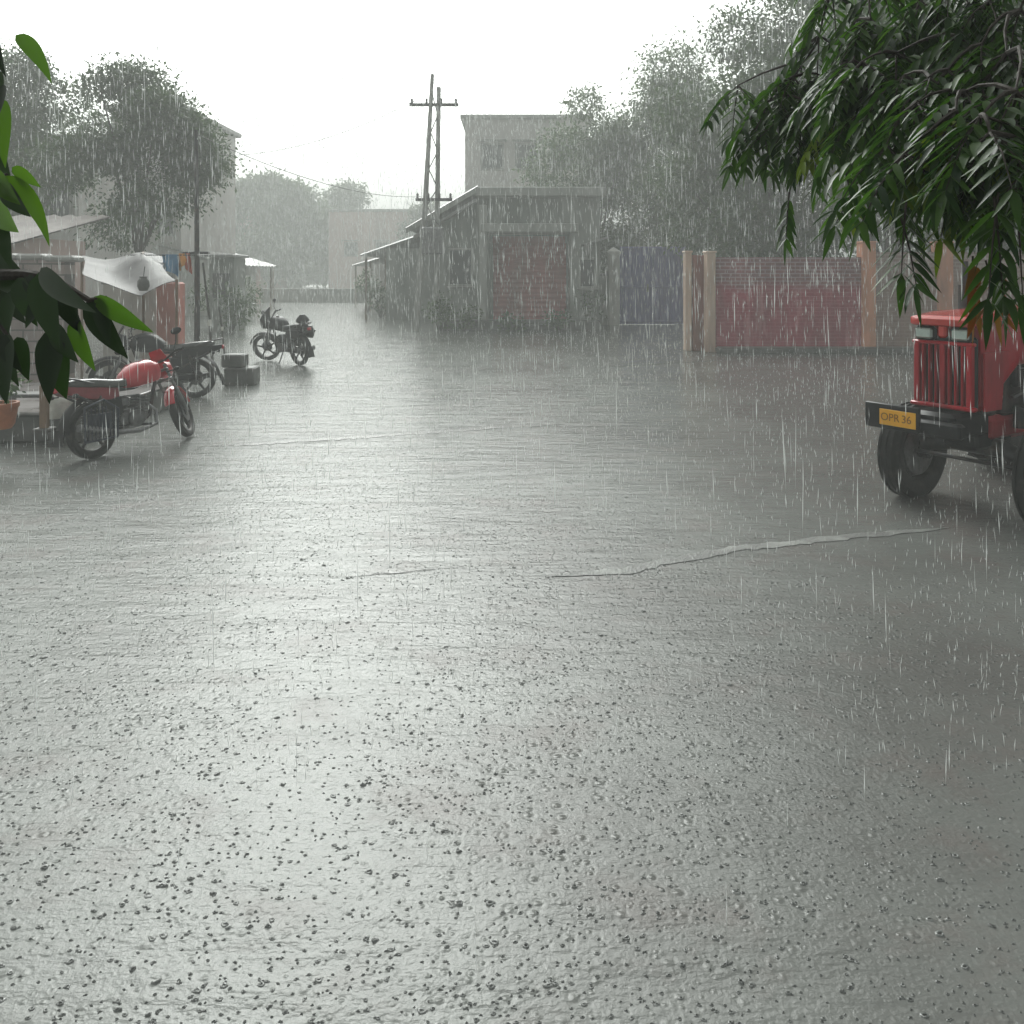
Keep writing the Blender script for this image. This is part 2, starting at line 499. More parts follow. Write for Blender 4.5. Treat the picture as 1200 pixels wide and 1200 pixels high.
# ------------------------------------------------------------------ ground: flooded road
def ground_material():
    m, nt, b = new_mat('rain_flooded_road')
    N, L = nt.nodes, nt.links

    def math_(op, a, b_=None, c=None):
        n = N.new('ShaderNodeMath')
        n.operation = op
        for i, x in enumerate((a, b_, c)):
            if x is None:
                continue
            if isinstance(x, (int, float)):
                n.inputs[i].default_value = x
            else:
                L.new(x, n.inputs[i])
        return n.outputs[0]

    def rng_(x, a, b_, c=0.0, d=1.0):
        n = N.new('ShaderNodeMapRange')
        L.new(x, n.inputs['Value'])
        for k, v in zip(('From Min', 'From Max', 'To Min', 'To Max'), (a, b_, c, d)):
            n.inputs[k].default_value = v
        return n.outputs[0]
    tc = N.new('ShaderNodeTexCoord')

    def noise(scale, detail=5, rough=.6, st=(1, 1, 1), loc=(0, 0, 0)):
        mp = N.new('ShaderNodeMapping')
        mp.inputs['Scale'].default_value = st
        mp.inputs['Location'].default_value = loc
        L.new(tc.outputs['Object'], mp.inputs['Vector'])
        n = N.new('ShaderNodeTexNoise')
        n.inputs['Scale'].default_value = scale
        n.inputs['Detail'].default_value = detail
        n.inputs['Roughness'].default_value = rough
        L.new(mp.outputs[0], n.inputs['Vector'])
        return n.outputs['Fac']
    big = noise(.28, 5, .6)
    mid = noise(1.7, 6, .65, (1, 1.3, 1))
    # muddy water over asphalt, tree shade painted in at right, brown silt in drifts
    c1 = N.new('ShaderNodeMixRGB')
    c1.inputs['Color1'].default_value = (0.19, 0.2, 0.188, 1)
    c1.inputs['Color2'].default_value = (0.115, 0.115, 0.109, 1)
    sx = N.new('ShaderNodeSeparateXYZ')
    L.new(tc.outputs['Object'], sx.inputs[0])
    side = math_('ADD', math_('MULTIPLY', sx.outputs[0], .11), math_('MULTIPLY', math_('SUBTRACT', big, .5), 3.2))  # darker with x, putting the tree shade and reflection into the colour
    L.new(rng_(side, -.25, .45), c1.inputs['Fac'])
    c2 = N.new('ShaderNodeMixRGB')
    L.new(rng_(mid, .52, .68, 0, .6), c2.inputs['Fac'])
    L.new(c1.outputs[0], c2.inputs['Color1'])
    c2.inputs['Color2'].default_value = (0.14, 0.12, 0.112, 1)
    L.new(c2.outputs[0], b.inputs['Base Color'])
    L.new(rng_(mid, .35, .7, .12, .26), b.inputs['Roughness'])
    b.inputs['IOR'].default_value = 1.33
    b.inputs['Specular IOR Level'].default_value = .5

    def drops(scale, wav, loc, keep):
        mp = N.new('ShaderNodeMapping')
        mp.inputs['Location'].default_value = loc
        L.new(tc.outputs['Object'], mp.inputs['Vector'])
        v = N.new('ShaderNodeTexVoronoi')
        v.inputs['Scale'].default_value = scale
        v.voronoi_dimensions = '2D'
        L.new(mp.outputs[0], v.inputs['Vector'])
        d = v.outputs['Distance']
        sep = N.new('ShaderNodeSeparateColor')
        L.new(v.outputs['Color'], sep.inputs[0])
        amp = rng_(sep.outputs[0], keep, keep + .15)
        rad = rng_(sep.outputs[1], 0, 1, .18, .42)
        fall = math_('MAXIMUM', math_('SUBTRACT', 1.0, math_('DIVIDE', d, rad)), 0.0)
        ph = math_('MULTIPLY', d, wav)
        return math_('MULTIPLY', math_('MULTIPLY', math_('COSINE', ph), fall), amp)
    wet = rng_(noise(1.1, 4, .6, (.7, 1.4, 1), (2, 9, 0)), .38, .62, .15, 1.1)
    h = math_('MULTIPLY', drops(11, 13, (0, 0, 0), .35), math_('MULTIPLY', wet, .75))
    h = math_('ADD', h, math_('MULTIPLY', drops(21, 12, (3.3, 1.2, 0), .3), math_('MULTIPLY', wet, .5)))
    h = math_('ADD', h, math_('MULTIPLY', drops(6, 26, (7.1, 4.4, 0), .75), .3))
    h = math_('ADD', h, math_('MULTIPLY', noise(45, 3, .6), .8))
    h = math_('ADD', h, math_('MULTIPLY', noise(16, 3, .6, (.6, 1.4, 1)), 1.0))
    h = math_('ADD', h, math_('MULTIPLY', noise(3, 4, .6, (.5, 1.8, 1)), 3.2))
    bp = N.new('ShaderNodeBump')
    bp.inputs['Strength'].default_value = 1.0
    bp.inputs['Distance'].default_value = 0.0038
    L.new(h, bp.inputs['Height'])
    L.new(bp.outputs[0], b.inputs['Normal'])
    return m


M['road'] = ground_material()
gmb = MB()
nx, ny = 40, 40
gv = [(-85 + 170 * i / nx, -12 + 152 * j / ny, 0) for j in range(ny + 1) for i in range(nx + 1)]
gf = [(j * (nx + 1) + i, j * (nx + 1) + i + 1, (j + 1) * (nx + 1) + i + 1, (j + 1) * (nx + 1) + i) for j in range(ny) for i in range(nx)]
gmb.add(gv, gf)
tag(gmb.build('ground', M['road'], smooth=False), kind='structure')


def road_strip(name, pts, wid, z, m, hump=0.0, seed=1):
    """a thin ragged strip laid on the road."""
    r = random.Random(seed)
    mb = MB()
    dense = []
    for (a, b) in zip(pts[:-1], pts[1:]):
        n = max(2, int((b - a).length / .06))
        for k in range(n):
            dense.append(a.lerp(b, k / n))
    dense.append(pts[-1])
    vs, fs = [], []
    wob = 0
    for i, p in enumerate(dense):
        t = (dense[min(i + 1, len(dense) - 1)] - dense[max(i - 1, 0)]).normalized()
        s = Vector((-t.y, t.x, 0))
        wob = wob * .85 + r.uniform(-.012, .012)
        e = min(1, i / 8, (len(dense) - 1 - i) / 8) * .9 + .1
        w1 = wid * e * r.uniform(.5, 1.15)
        w2 = wid * e * r.uniform(.5, 1.15)
        q = p + s * wob
        vs += [q + s * w1 + Vector((0, 0, z)), q + Vector((0, 0, z + hump * e)), q - s * w2 + Vector((0, 0, z))]
    for i in range(len(dense) - 1):
        a = i * 3
        fs += [(a, a + 3, a + 4, a + 1), (a + 1, a + 4, a + 5, a + 2)]
    mb.add(vs, fs)
    return tag(mb.build(name, m), kind='structure')


M['line_pale'] = mat('line_pale', (0.225, 0.23, 0.218), 0.34, 0.35, 6, second=(0.13, 0.132, 0.126), cover=.5, sharp=.06, bump=1, bscale=60)  # water lines on the road, put in as pale and dark strips
M['line_dark'] = mat('line_dark', (0.07, 0.072, 0.068), 0.2, 0.3, 6, second=(0.13, 0.13, 0.12), cover=.5, bump=.6, bscale=30)
road_strip('road_line', [G(640, 676), G(730, 668), G(800, 655), G(900, 640), G(1010, 628), G(1110, 618)], .062, .004, M['line_pale'], 0, 3)
road_strip('road_line', [G(245, 523), G(330, 518), G(450, 510), G(560, 502), G(660, 497)], .13, .004, M['line_dark'], .004, 4)
road_strip('road_line', [G(390, 677), G(470, 671), G(545, 665)], .014, .004, M['line_dark'], .004, 5)
road_strip('road_line', [G(700, 431), G(800, 425), G(860, 420)], .06, .004, M['line_dark'], .004, 6)


# ------------------------------------------------------------------ leaves and trees
def leaf_cloud(name, centers, radii, per, size, m, parent, seed, squash=.8, shell=.55, droop=.4):
    """leaf-sized folded diamonds spread through clumps; uneven outline, gaps between clumps."""
    r = np.random.default_rng(seed)
    V, Q = [], []
    base = 0
    for c, rad in zip(centers, radii):
        n = int(per * (rad ** 2))
        d = r.normal(size=(n, 3))
        d /= np.linalg.norm(d, axis=1)[:, None]
        rr = rad * (shell + (1 - shell) * r.random(n)) * (1 + .22 * r.normal(size=n))
        p = np.asarray(c)[None] + d * rr[:, None] * np.array([1, 1, squash])
        ax = d * .6 + r.normal(size=(n, 3)) * .7
        ax[:, 2] -= droop
        ax /= np.linalg.norm(ax, axis=1)[:, None]
        up = r.normal(size=(n, 3)) * .5 + np.array([0, 0, 1.0])
        sd = np.cross(ax, up)
        sd /= np.linalg.norm(sd, axis=1)[:, None] + 1e-6
        s = size * (0.6 + .8 * r.random(n))[:, None]
        a = p
        b = p + ax * s * .45 + sd * s * .22
        cc = p + ax * s
        e = p + ax * s * .45 - sd * s * .22
        vv = np.stack([a, b, cc, e], 1).reshape(-1, 3)
        V.append(vv)
        Q.append(np.arange(n * 4).reshape(-1, 4) + base)
        base += n * 4
    return raw_mesh(name, np.concatenate(V), np.concatenate(Q), m, parent)


def tree(label, x, y, h, rad, m, seed, trunk_h=None, per=700, leaf=.2, nclump=22, group=None, name='leafy_tree', zs=1.0, tr=.16, cat='tree'):
    r = random.Random(seed)
    t = empty(name, (x, y, 0), 0, label, cat, group)
    th = trunk_h or h * .35
    cz = (th + h) / 2
    hh = (h - th) / 2
    centers, radii = [], []
    for i in range(nclump):
        for _ in range(20):
            u = Vector((r.uniform(-1, 1), r.uniform(-1, 1), r.uniform(-1, 1)))
            if .25 < u.length < 1:
                break
        rr = r.uniform(.2, .44)
        k = rad * (1 - .35 * max(0, u.z))
        centers.append((u.x * k * .92, u.y * k * .92, cz + u.z * hh * .85))
        radii.append(rr * (rad * .5 + hh * .5) * .95)
    leaf_cloud('crown', centers, radii, per, leaf, m, t, seed)
    mb = MB()
    bend = Vector((r.uniform(-.2, .2), r.uniform(-.2, .2), 0))
    top = Vector((0, 0, cz)) + bend
    mb.tube([(0, 0, -.05), Vector((0, 0, th * .5)) + bend * .6, Vector((0, 0, th)) + bend, top], [tr * 1.25, tr, tr * .8, tr * .45], 9)
    for i in range(min(9, nclump)):
        c = Vector(centers[i])
        s = Vector((0, 0, th * r.uniform(.8, 1.25))) + bend
        mid = s.lerp(c, .5) + Vector((0, 0, r.uniform(0, .3)))
        mb.tube([s, mid, c], [tr * .5, tr * .3, tr * .1], 6)
    mb.build('trunk', M['bark'], t)
    return t


def bush(label, x, y, h, rad, m, seed, group=None, leaf=.12, per=900, name='bush', cat='bush'):
    r = random.Random(seed)
    t = empty(name, (x, y, 0), 0, label, cat, group)
    cs, rs = [], []
    for i in range(9):
        a = r.uniform(0, 2 * PI)
        q = r.uniform(0, .7) * rad
        cs.append((q * math.cos(a), q * math.sin(a), r.uniform(.25, .85) * h))
        rs.append(r.uniform(.3, .5) * min(rad, h))
    leaf_cloud('foliage', cs, rs, per, leaf, m, t, seed, squash=1)
    mb = MB()
    for c in cs:
        mb.tube([(c[0] * .1, c[1] * .1, -.02), (c[0] * .6, c[1] * .6, c[2] * .5), c], [.018, .012, .005], 5)
    mb.build('stem', M['bark'], t)
    return t


# ------------------------------------------------------------------ wheels
def tyre_mb(r, wdt, thick, axis='Y', c=(0, 0, 0), n=36, T=None):
    mb = MB()
    a = wdt / 2
    ri = r - thick
    prof = [(ri, -a * .7), (ri + thick * .35, -a), (r - thick * .25, -a), (r, -a * .62), (r, a * .62), (r - thick * .25, a), (ri + thick * .35, a), (ri, a * .7)]
    mb.lathe(prof, axis, n, T, c, closed=True)
    return mb


# ------------------------------------------------------------------ tractor
F = Vector((-.85, -.53, 0)).normalized()
NL = Vector((.53, -.85, 0)).normalized()
tr_loc = Vector((3.72, 6.83, 0))
tractor = empty('tractor', tr_loc, math.atan2(F.y, F.x), 'red farm tractor with yellow number plate, parked on the flooded road', 'tractor')


def superring(x, w_, z0, z1, k=.28, n=20):
    """rounded-rectangle section across the hood at station x."""
    out = []
    cz, hz = (z0 + z1) / 2, (z1 - z0) / 2
    for i in range(n):
        t = 2 * PI * (i + .5) / n
        c, s = math.cos(t), math.sin(t)
        out.append((x, w_ / 2 * math.copysign(abs(c) ** k, c), cz + hz * math.copysign(abs(s) ** k, s)))
    return out


# hood: body, lighter top skin with a lip over the grille
mb = MB()
mb.loft([superring(.50, .50, .86, 1.50), superring(.44, .54, .84, 1.52), superring(.0, .56, 1.16, 1.55), superring(-.5, .57, 1.2, 1.57), superring(-1.1, .58, 1.2, 1.58)])
hood = mb.build('hood', M['red_paint'], tractor)
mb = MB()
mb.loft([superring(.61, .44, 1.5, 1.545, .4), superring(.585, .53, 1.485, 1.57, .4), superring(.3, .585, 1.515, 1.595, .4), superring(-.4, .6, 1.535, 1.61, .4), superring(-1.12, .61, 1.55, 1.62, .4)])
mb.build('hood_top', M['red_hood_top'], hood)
# side panels beside the grille, leaving the engine bay open behind them
for s in (-1, 1):
    mb = MB()
    mb.prism([(.5, .86), (.5, 1.3), (.12, 1.3), (.12, 1.22), (.24, 1.12), (.27, .86)], s * .268, s * .284, 'Y')
    mb.build('side_panel', M['red_paint'], hood)
    mb = MB()
    mb.box((-.5, s * .293, 1.4), (.95, .012, .1), bev=.004)
    mb.build('side_stripe', mat('stripe_grey', (.3, .25, .22), .4, .4, 14, second=(.12, .08, .07), cover=.45), hood)
# grille frame and slats
gm = MB()
gm.box((.53, 0, 1.14), (.05, .49, .55), bev=.02)
grille = gm.build('grille', M['black_plastic'], tractor)
sm = MB()
for k in range(9):
    y = -.21 + .42 * k / 8
    sm.box((.57, y, 1.12), (.05, .017 if k not in (0, 4, 8) else .045, .46), bev=.006)
sm.box((.575, 0, .875), (.06, .52, .035), bev=.01)
sm.box((.57, 0, 1.36), (.045, .50, .03), bev=.008)
sm.build('slats', M['red_paint'], grille)
for s in (-1, 1):
    hb = MB()
    hb.box((.565, s * .145, 1.43), (.07, .17, .115), bev=.025)
    hl = hb.build('headlight', M['black_plastic'], tractor)
    lb = MB()
    lb.box((.592, s * .145, 1.43), (.03, .14, .085), bev=.02)
    lb.build('lens', M['lamp_glass'], hl)
nb = MB()
nb.box((.575, 0, 1.45), (.05, .07, .1), bev=.015)
nb.build('badge', M['red_hood_top'], grille)
# front support, axle, engine
eb = MB()
eb.box((.36, 0, .74), (.5, .34, .2), bev=.03)
eb.box((.62, 0, .72), (.1, .5, .12), bev=.02)
eb.box((.0, 0, .62), (.5, .3, .2), bev=.03)
eb.build('front_support', M['black_plastic'], tractor)
eb = MB()
eb.tube([(0, -.46, .45), (0, -.2, .53), (0, .2, .53), (0, .46, .45)], [.05, .075, .075, .05], 10)
for s in (-1, 1):
    eb.tube([(0, s * .44, .62), (0, s * .44, .36)], .045, 10)
    eb.tube([(0, s * .4, .39), (0, s * .55, .39)], .05, 10)
eb.tube([(.12, -.45, .42), (.12, .45, .42)], .016, 8)
eb.build('front_axle', M['dark_metal'], tractor)
eb = MB()
eb.box((-.45, 0, .98), (.75, .36, .42), bev=.03)
eb.box((.16, 0, 1.0), (.12, .44, .4), bev=.02)
eb.tube([(.02, 0, 1.05), (-.1, 0, 1.05)], .19, 20)
for k in range(4):
    eb.box((-.2 - k * .16, .2, 1.08), (.1, .07, .16), bev=.015)
eb.tube([(-.1, .22, .92), (-.3, .27, .98), (-.6, .24, .9)], .022, 8)
eb.tube([(-.15, .21, 1.15), (-.35, .26, 1.13), (-.75, .22, 1.15)], .014, 8)
eb.tube([(-.2, .24, .85), (-.2, .24, .68)], .055, 12)
eb.tube([(-.42, .25, .88), (-.42, .25, .72)], .045, 12)
eb.build('engine', M['dark_metal'], tractor)
eb = MB()
eb.box((-.35, 0, .68), (.95, .34, .2), bev=.04)
eb.box((-1.35, 0, .76), (1.15, .36, .46), bev=.06)
eb.box((-.62, .2, .7), (.3, .1, .22), bev=.03)
eb.tube([(-1.9, -.65, .7), (-1.9, .65, .7)], .1, 14)
eb.build('transmission', M['red_paint'], tractor)
for o_ in tractor.children:
    if o_.name.split('.')[0] in ('hood', 'grille', 'headlight'):
        o_.location.x = -.11
# number board, plate and lettering
bx = MB()
bx.box((.69, -.28, .77), (.03, .47, .2), bev=.008)
bx.box((.64, -.2, .76), (.1, .08, .05), bev=.008)
board = bx.build('number_board', M['black_plastic'], tractor)
bx = MB()
bx.box((.707, -.225, .765), (.008, .31, .125), bev=.003)
plate = bx.build('number_plate', M['yellow_plate'], board)
for word, nm_, oy in (('OPR', 'lettering', -.285), ('36', 'numerals', -.145)):
 cu = bpy.data.curves.new(nm_, 'FONT')
 cu.body = word
 cu.size = .085
 cu.extrude = .001
 cu.align_x = 'CENTER'
 cu.align_y = 'CENTER'
 to = bpy.data.objects.new('lettering_tmp', cu)
 COL.objects.link(to)
 bpy.context.view_layer.update()
 me = bpy.data.meshes.new_from_object(to.evaluated_get(bpy.context.evaluated_depsgraph_get()))
 bpy.data.objects.remove(to)
 me.materials.clear()
 me.materials.append(M['plate_ink'])
 lo = bpy.data.objects.new(nm_, me)
 COL.objects.link(lo)
 lo.parent = board
 lo.location = (.7125, oy + 0, .765)
 lo.rotation_euler = (R(90), 0, R(90))
# wheels
for s in (-1, 1):
    c = (0, s * .55, .39)
    mb = tyre_mb(.39, .19, .155, 'Y', c)
    for k in range(3):
        yy = c[1] + (-.055 + .055 * k)
        mb.lathe([(.385, yy - .014), (.402, yy - .008), (.402, yy + .008), (.385, yy + .014)], 'Y', 36, None, (c[0], 0, c[2]), closed=True)
    wh = mb.build('front_wheel', M['rubber'], tractor)
    mb = MB()
    mb.lathe([(.0, .05 * s), (.06, .055 * s), (.07, .01 * s), (.15, -.005 * s), (.2, .05 * s), (.245, .07 * s), (.25, 0.06 * s), (.2, -.06 * s), (0.05, -.07 * s)], 'Y', 28, None, c)
    mb.build('rim', M['dull_steel'], wh)
    # rear wheel with lugs
    c = (-1.9, s * .78, .68)
    mb = tyre_mb(.64, .36, .26, 'Y', c, 40)
    for k in range(22):
        a = 2 * PI * k / 22
        for side in (-1, 1):
            T = Matrix.Translation(c) @ Matrix.Rotation(a + side * .07, 4, 'Y') @ Matrix.Translation((.655, side * .09, 0)) @ Matrix.Rotation(side * .6, 4, 'X')
            mb.box((0, 0, 0), (.06, .2, .045), T)
    wh = mb.build('rear_wheel', M['rubber'], tractor)
    mb = MB()
    mb.lathe([(0, .06 * s), (.1, .06 * s), (.14, 0), (.3, -.02 * s), (.38, .13 * s), (.4, .13 * s), (.36, -.12 * s), (.05, -.12 * s)], 'Y', 30, None, c)
    mb.build('rim', M['dull_steel'], wh)
    # rear mudguard
    mb = MB()
    for (y0, y1) in ((s * .56, s * .98),):
        vs, fs = [], []
        for i in range(15):
            a = R(-5 + 165 * i / 14)
            for rr in (.78, .8):
                for y in (y0, y1):
                    vs.append((-1.9 + rr * math.cos(a), y, .68 + rr * math.sin(a)))
        for i in range(14):
            q = i * 4
            fs += [(q, q + 1, q + 5, q + 4), (q + 2, q + 6, q + 7, q + 3), (q, q + 4, q + 6, q + 2), (q + 1, q + 3, q + 7, q + 5)]
        fs += [(0, 2, 3, 1), (56, 57, 59, 58)]
        mb.add(vs, fs)
    mb.build('mudguard', M['red_paint'], tractor)
# dash, steering wheel, seat, exhaust
mb = MB()
mb.box((-1.24, 0, 1.42), (.2, .46, .5), bev=.04)
mb.box((-1.3, 0, 1.69), (.14, .4, .12), bev=.03)
mb.build('dashboard', M['black_plastic'], tractor)
T = Matrix.Translation((-1.5, 0, 1.72)) @ Matrix.Rotation(R(-25), 4, 'Y')
mb = MB()
ring = [(.2 * math.cos(2 * PI * k / 24), .2 * math.sin(2 * PI * k / 24), 0) for k in range(25)]
mb.tube(ring, .014, 8, T, cap=False)
for k in range(3):
    a = 2 * PI * k / 3
    mb.tube([(0, 0, -.03), (.2 * math.cos(a), .2 * math.sin(a), 0)], .009, 6, T)
mb.tube([(0, 0, 0), (.0, 0, -.35)], .02, 8, T)
mb.build('steering_wheel', M['black_plastic'], tractor)
mb = MB()
mb.box((-2.0, 0, 1.12), (.42, .44, .1), bev=.04)
mb.box((-2.2, 0, 1.34), (.1, .42, .36), bev=.04)
mb.tube([(-2.0, 0, 1.08), (-1.95, 0, .9)], .06, 8)
mb.build('seat', M['black_plastic'], tractor)
mb = MB()
mb.tube([(-.35, -.2, 1.2), (-.35, -.3, 1.3), (-.35, -.3, 1.5), (-.35, -.3, 2.0)], [.025, .028, .028, .028], 10)
mb.tube([(-.35, -.3, 1.45), (-.35, -.3, 1.8)], .055, 12)
mb.build('exhaust_pipe', M['dark_metal'], tractor)


# ------------------------------------------------------------------ motorcycles
def motorcycle(label, rear, front, paint, seat_m, steer, lean, tank_m=None, mirrors=True, luggage=False, scale=1.0, centre_stand=False, plain_tail=None):
    """local frame: rear contact at the origin, +x forward, +y left. steer>0 turns left."""
    rear, front = Vector(rear), Vector(front)
    hd = front - rear
    t = empty('motorcycle', rear, math.atan2(hd.y, hd.x), label, 'motorcycle')
    t.rotation_mode = 'XYZ'
    t.rotation_euler = (lean, 0, math.atan2(hd.y, hd.x))
    t.scale = (scale,) * 3
    WB, r = 1.24, .30
    tank_m = tank_m or paint
    # steering transform: about the head axis
    head, foot = Vector((.98, 0, .86)), Vector((WB + .02, 0, r))
    ax = (head - foot).normalized()
    S = Matrix.Translation(head) @ Matrix.Rotation(steer, 4, ax) @ Matrix.Translation(-head)

    def wheel(name, c, T, disc):
        o = tyre_mb(r, .085, .07, 'Y', c, 32, T).build(name, M['rubber'], t)
        mb = MB()
        mb.lathe([(r - .068, -.03), (r - .085, -.02), (r - .085, .02), (r - .068, .03)], 'Y', 32, T, c, closed=True)
        mb.lathe([(0, -.06), (.05, -.06), (.055, 0), (.05, .06), (0, .06)], 'Y', 16, T, c)
        for k in range(5):
            a = 2 * PI * k / 5 + .3
            p0 = Vector(c) + Vector((.04 * math.cos(a), 0, .04 * math.sin(a)))
            p1 = Vector(c) + Vector(((r - .075) * math.cos(a), 0, (r - .075) * math.sin(a)))
            mb.tube([p0, p1], [.024, .016], 6, T)
        mb.build('rim', M['dark_metal'], o)
        mb = MB()
        mb.lathe([(.05, -.0), (.115, -.0), (.115, .005), (.05, .005)], 'Y', 24, T @ Matrix.Translation((0, -.055, 0)), c, closed=True)
        mb.build('brake_disc' if disc else 'brake_drum', M['dull_steel'], o)
    wheel('rear_wheel', (0, 0, r), Matrix(), False)
    wheel('front_wheel', (WB, 0, r), S, True)
    # fork, mudguard
    mb = MB()
    for s in (-1, 1):
        lo_, hi = Vector((WB, s * .075, r)), Vector((.965, s * .075, .9))
        mid = lo_.lerp(hi, .48)
        mb.tube([lo_, mid], .027, 10, S)
        mb.tube([mid, hi], .018, 10, S)
    mb.box((.985, 0, .84), (.07, .2, .03), S, bev=.01)
    mb.box((1.005, 0, .72), (.07, .2, .03), S, bev=.01)
    mb.build('front_fork', M['dull_steel'], t)
    mb = MB()
    vs, fs = [], []
    for i in range(13):
        a = R(22 + 138 * i / 12)
        for (rr, y) in ((r + .03, -.062), (r + .055, -.03), (r + .055, .03), (r + .03, .062), (r + .022, .05), (r + .045, 0), (r + .022, -.05)):
            vs.append((WB + rr * math.cos(a), y, r + rr * math.sin(a)))
    for i in range(12):
        for k in range(7):
            j = (k + 1) % 7
            fs.append((i * 7 + k, i * 7 + j, i * 7 + 7 + j, i * 7 + 7 + k))
    fs += [tuple(range(7)), tuple(range(84, 91))]
    mb.add(vs, fs, S)
    mb.build('front_mudguard', paint, t)
    # headlight and cowl
    mb = MB()
    mb.loft([[(1.0, .05 * math.cos(a) * 2, .86 + .1 * math.sin(a)) for a in np.linspace(0, 2 * PI, 14, endpoint=False)],
             [(1.1, .115 * math.cos(a), .86 + .13 * math.sin(a)) for a in np.linspace(0, 2 * PI, 14, endpoint=False)],
             [(1.17, .1 * math.cos(a), .85 + .115 * math.sin(a)) for a in np.linspace(0, 2 * PI, 14, endpoint=False)]], S)
    mb.loft([[(1.15, -.1, .93), (1.15, .1, .93), (1.13, .1, .95), (1.13, -.1, .95)], [(1.05, -.07, 1.1), (1.05, .07, 1.1), (1.03, .07, 1.1), (1.03, -.07, 1.1)]], S)
    cw = mb.build('headlight_cowl', M['black_plastic'] if paint is not M['tank_red'] else paint, t)
    mb = MB()
    mb.ell((1.165, 0, .85), (.025, .085, .095), 16, 8, S)
    mb.build('headlight', M['lamp_glass'], cw)
    # handlebar
    mb = MB()
    mb.tube([(.86, -.37, .985), (.92, -.27, 1.0), (.96, -.1, .94), (.96, .1, .94), (.92, .27, 1.0), (.86, .37, .985)], .013, 8, S)
    for s in (-1, 1):
        mb.tube([(.9, s * .28, .995), (.86, s * .37, .985)], .019, 10, S)
        mb.tube([(.97, s * .16, .96), (.97, s * .3, .985), (.92, s * .36, .97)], .007, 6, S)
    hbm = mb.build('handlebar', M['black_plastic'], t)
    if mirrors:
        for s in (-1, 1):
            mb = MB()
            mb.tube([(.92, s * .24, 1.0), (.95, s * .29, 1.1), (.93, s * .33, 1.19)], .007, 6, S)
            mb.ell((.925, s * .34, 1.22), (.018, .065, .042), 12, 7, S)
            mb.build('mirror', M['black_plastic'], hbm)
    # tank
    mb = MB()
    st = [(.42, .07, .74, .80), (.46, .12, .70, .87), (.58, .16, .69, .965), (.74, .175, .70, 1.0), (.86, .15, .72, .975), (.93, .09, .76, .89), (.96, .04, .79, .85)]
    rings = []
    for (x, hw, z0, z1) in st:
        rings.append([(x, hw * math.copysign(abs(math.cos(a)) ** .75, math.cos(a)), (z0 + z1) / 2 + (z1 - z0) / 2 * math.copysign(abs(math.sin(a)) ** .75, math.sin(a))) for a in np.linspace(0, 2 * PI, 18, endpoint=False)])
    mb.loft(rings)
    tk = mb.build('fuel_tank', tank_m, t, angle=60)
    mb = MB()
    mb.lathe([(0, 1.012), (.035, 1.012), (.035, .985)], 'Z', 14, None, (.7, 0, 0))
    mb.build('filler_cap', M['steel'], tk)
    # seat
    mb = MB()
    st = [(-.27, .08, .80, .86), (-.2, .115, .775, .872), (0, .125, .755, .86), (.2, .125, .725, .83), (.34, .105, .71, .815), (.47, .08, .72, .82)]
    rings = []
    for (x, hw, z0, z1) in st:
        rings.append([(x, hw * math.copysign(abs(math.cos(a)) ** .6, math.cos(a)), (z0 + z1) / 2 + (z1 - z0) / 2 * math.copysign(abs(math.sin(a)) ** .6, math.sin(a))) for a in np.linspace(0, 2 * PI, 16, endpoint=False)])
    mb.loft(rings)
    mb.build('seat', seat_m, t, angle=60)
    # tail and side panels
    mb = MB()
    rings = []
    for (x, hw, z0, z1) in [(-.4, .045, .76, .81), (-.3, .09, .71, .8), (-.05, .11, .64, .765), (.2, .1, .6, .735), (.32, .08, .6, .72)]:
        rings.append([(x, hw, z0), (x, hw + .01, (z0 + z1) / 2), (x, hw * .9, z1), (x, -hw * .9, z1), (x, -hw - .01, (z0 + z1) / 2), (x, -hw, z0)])
    mb.loft(rings)
    tail = mb.build('tail_panel', plain_tail or paint, t)
    mb = MB()
    mb.box((-.405, 0, .775), (.04, .09, .06), bev=.012)
    mb.build('tail_light', M['tank_red'], tail)
    mb = MB()
    for s in (-1, 1):
        mb.tube([(-.02, s * .13, .8), (-.25, s * .13, .87), (-.37, s * .09, .9), (-.4, 0, .9)], .011, 6)
    mb.build('grab_rail', M['dark_metal'], t)
    if luggage:
        mb = MB()
        mb.box((-.2, 0, .96), (.26, .26, .2), top=(.8, .8), bev=.07)
        mb.build('luggage_box', M['black_plastic'], t)
        for s in (-1, 1):
            mb = MB()
            mb.box((-.12, s * .17, .68), (.36, .1, .24), bev=.045)
            mb.build('pannier', M['black_plastic'], t)
        mb = MB()
        mb.loft([[(1.14, -.15, .82), (1.14, .15, .82), (1.06, .17, .82), (1.06, -.17, .82)], [(1.12, -.17, 1.0), (1.12, .17, 1.0), (1.02, .19, 1.0), (1.02, -.19, 1.0)], [(1.0, -.13, 1.16), (1.0, .13, 1.16), (.97, .14, 1.16), (.97, -.14, 1.16)]], S)
        mb.build('windscreen', M['black_plastic'], t)
    mb = MB()
    vs, fs = [], []
    for i in range(12):
        a = R(55 + 120 * i / 11)
        for (rr, y) in ((r + .05, -.075), (r + .075, 0), (r + .05, .075), (r + .06, 0)):
            vs.append((rr * math.cos(a), y, r + rr * math.sin(a)))
    for i in range(11):
        for k in range(4):
            j = (k + 1) % 4
            fs.append((i * 4 + k, i * 4 + j, i * 4 + 4 + j, i * 4 + 4 + k))
    mb.add(vs, fs)
    mb.prism([(-.36, .34), (-.38, .36), (-.43, .2), (-.41, .19)], -.07, .07, 'Y')
    mb.build('rear_mudguard', M['black_plastic'], t)
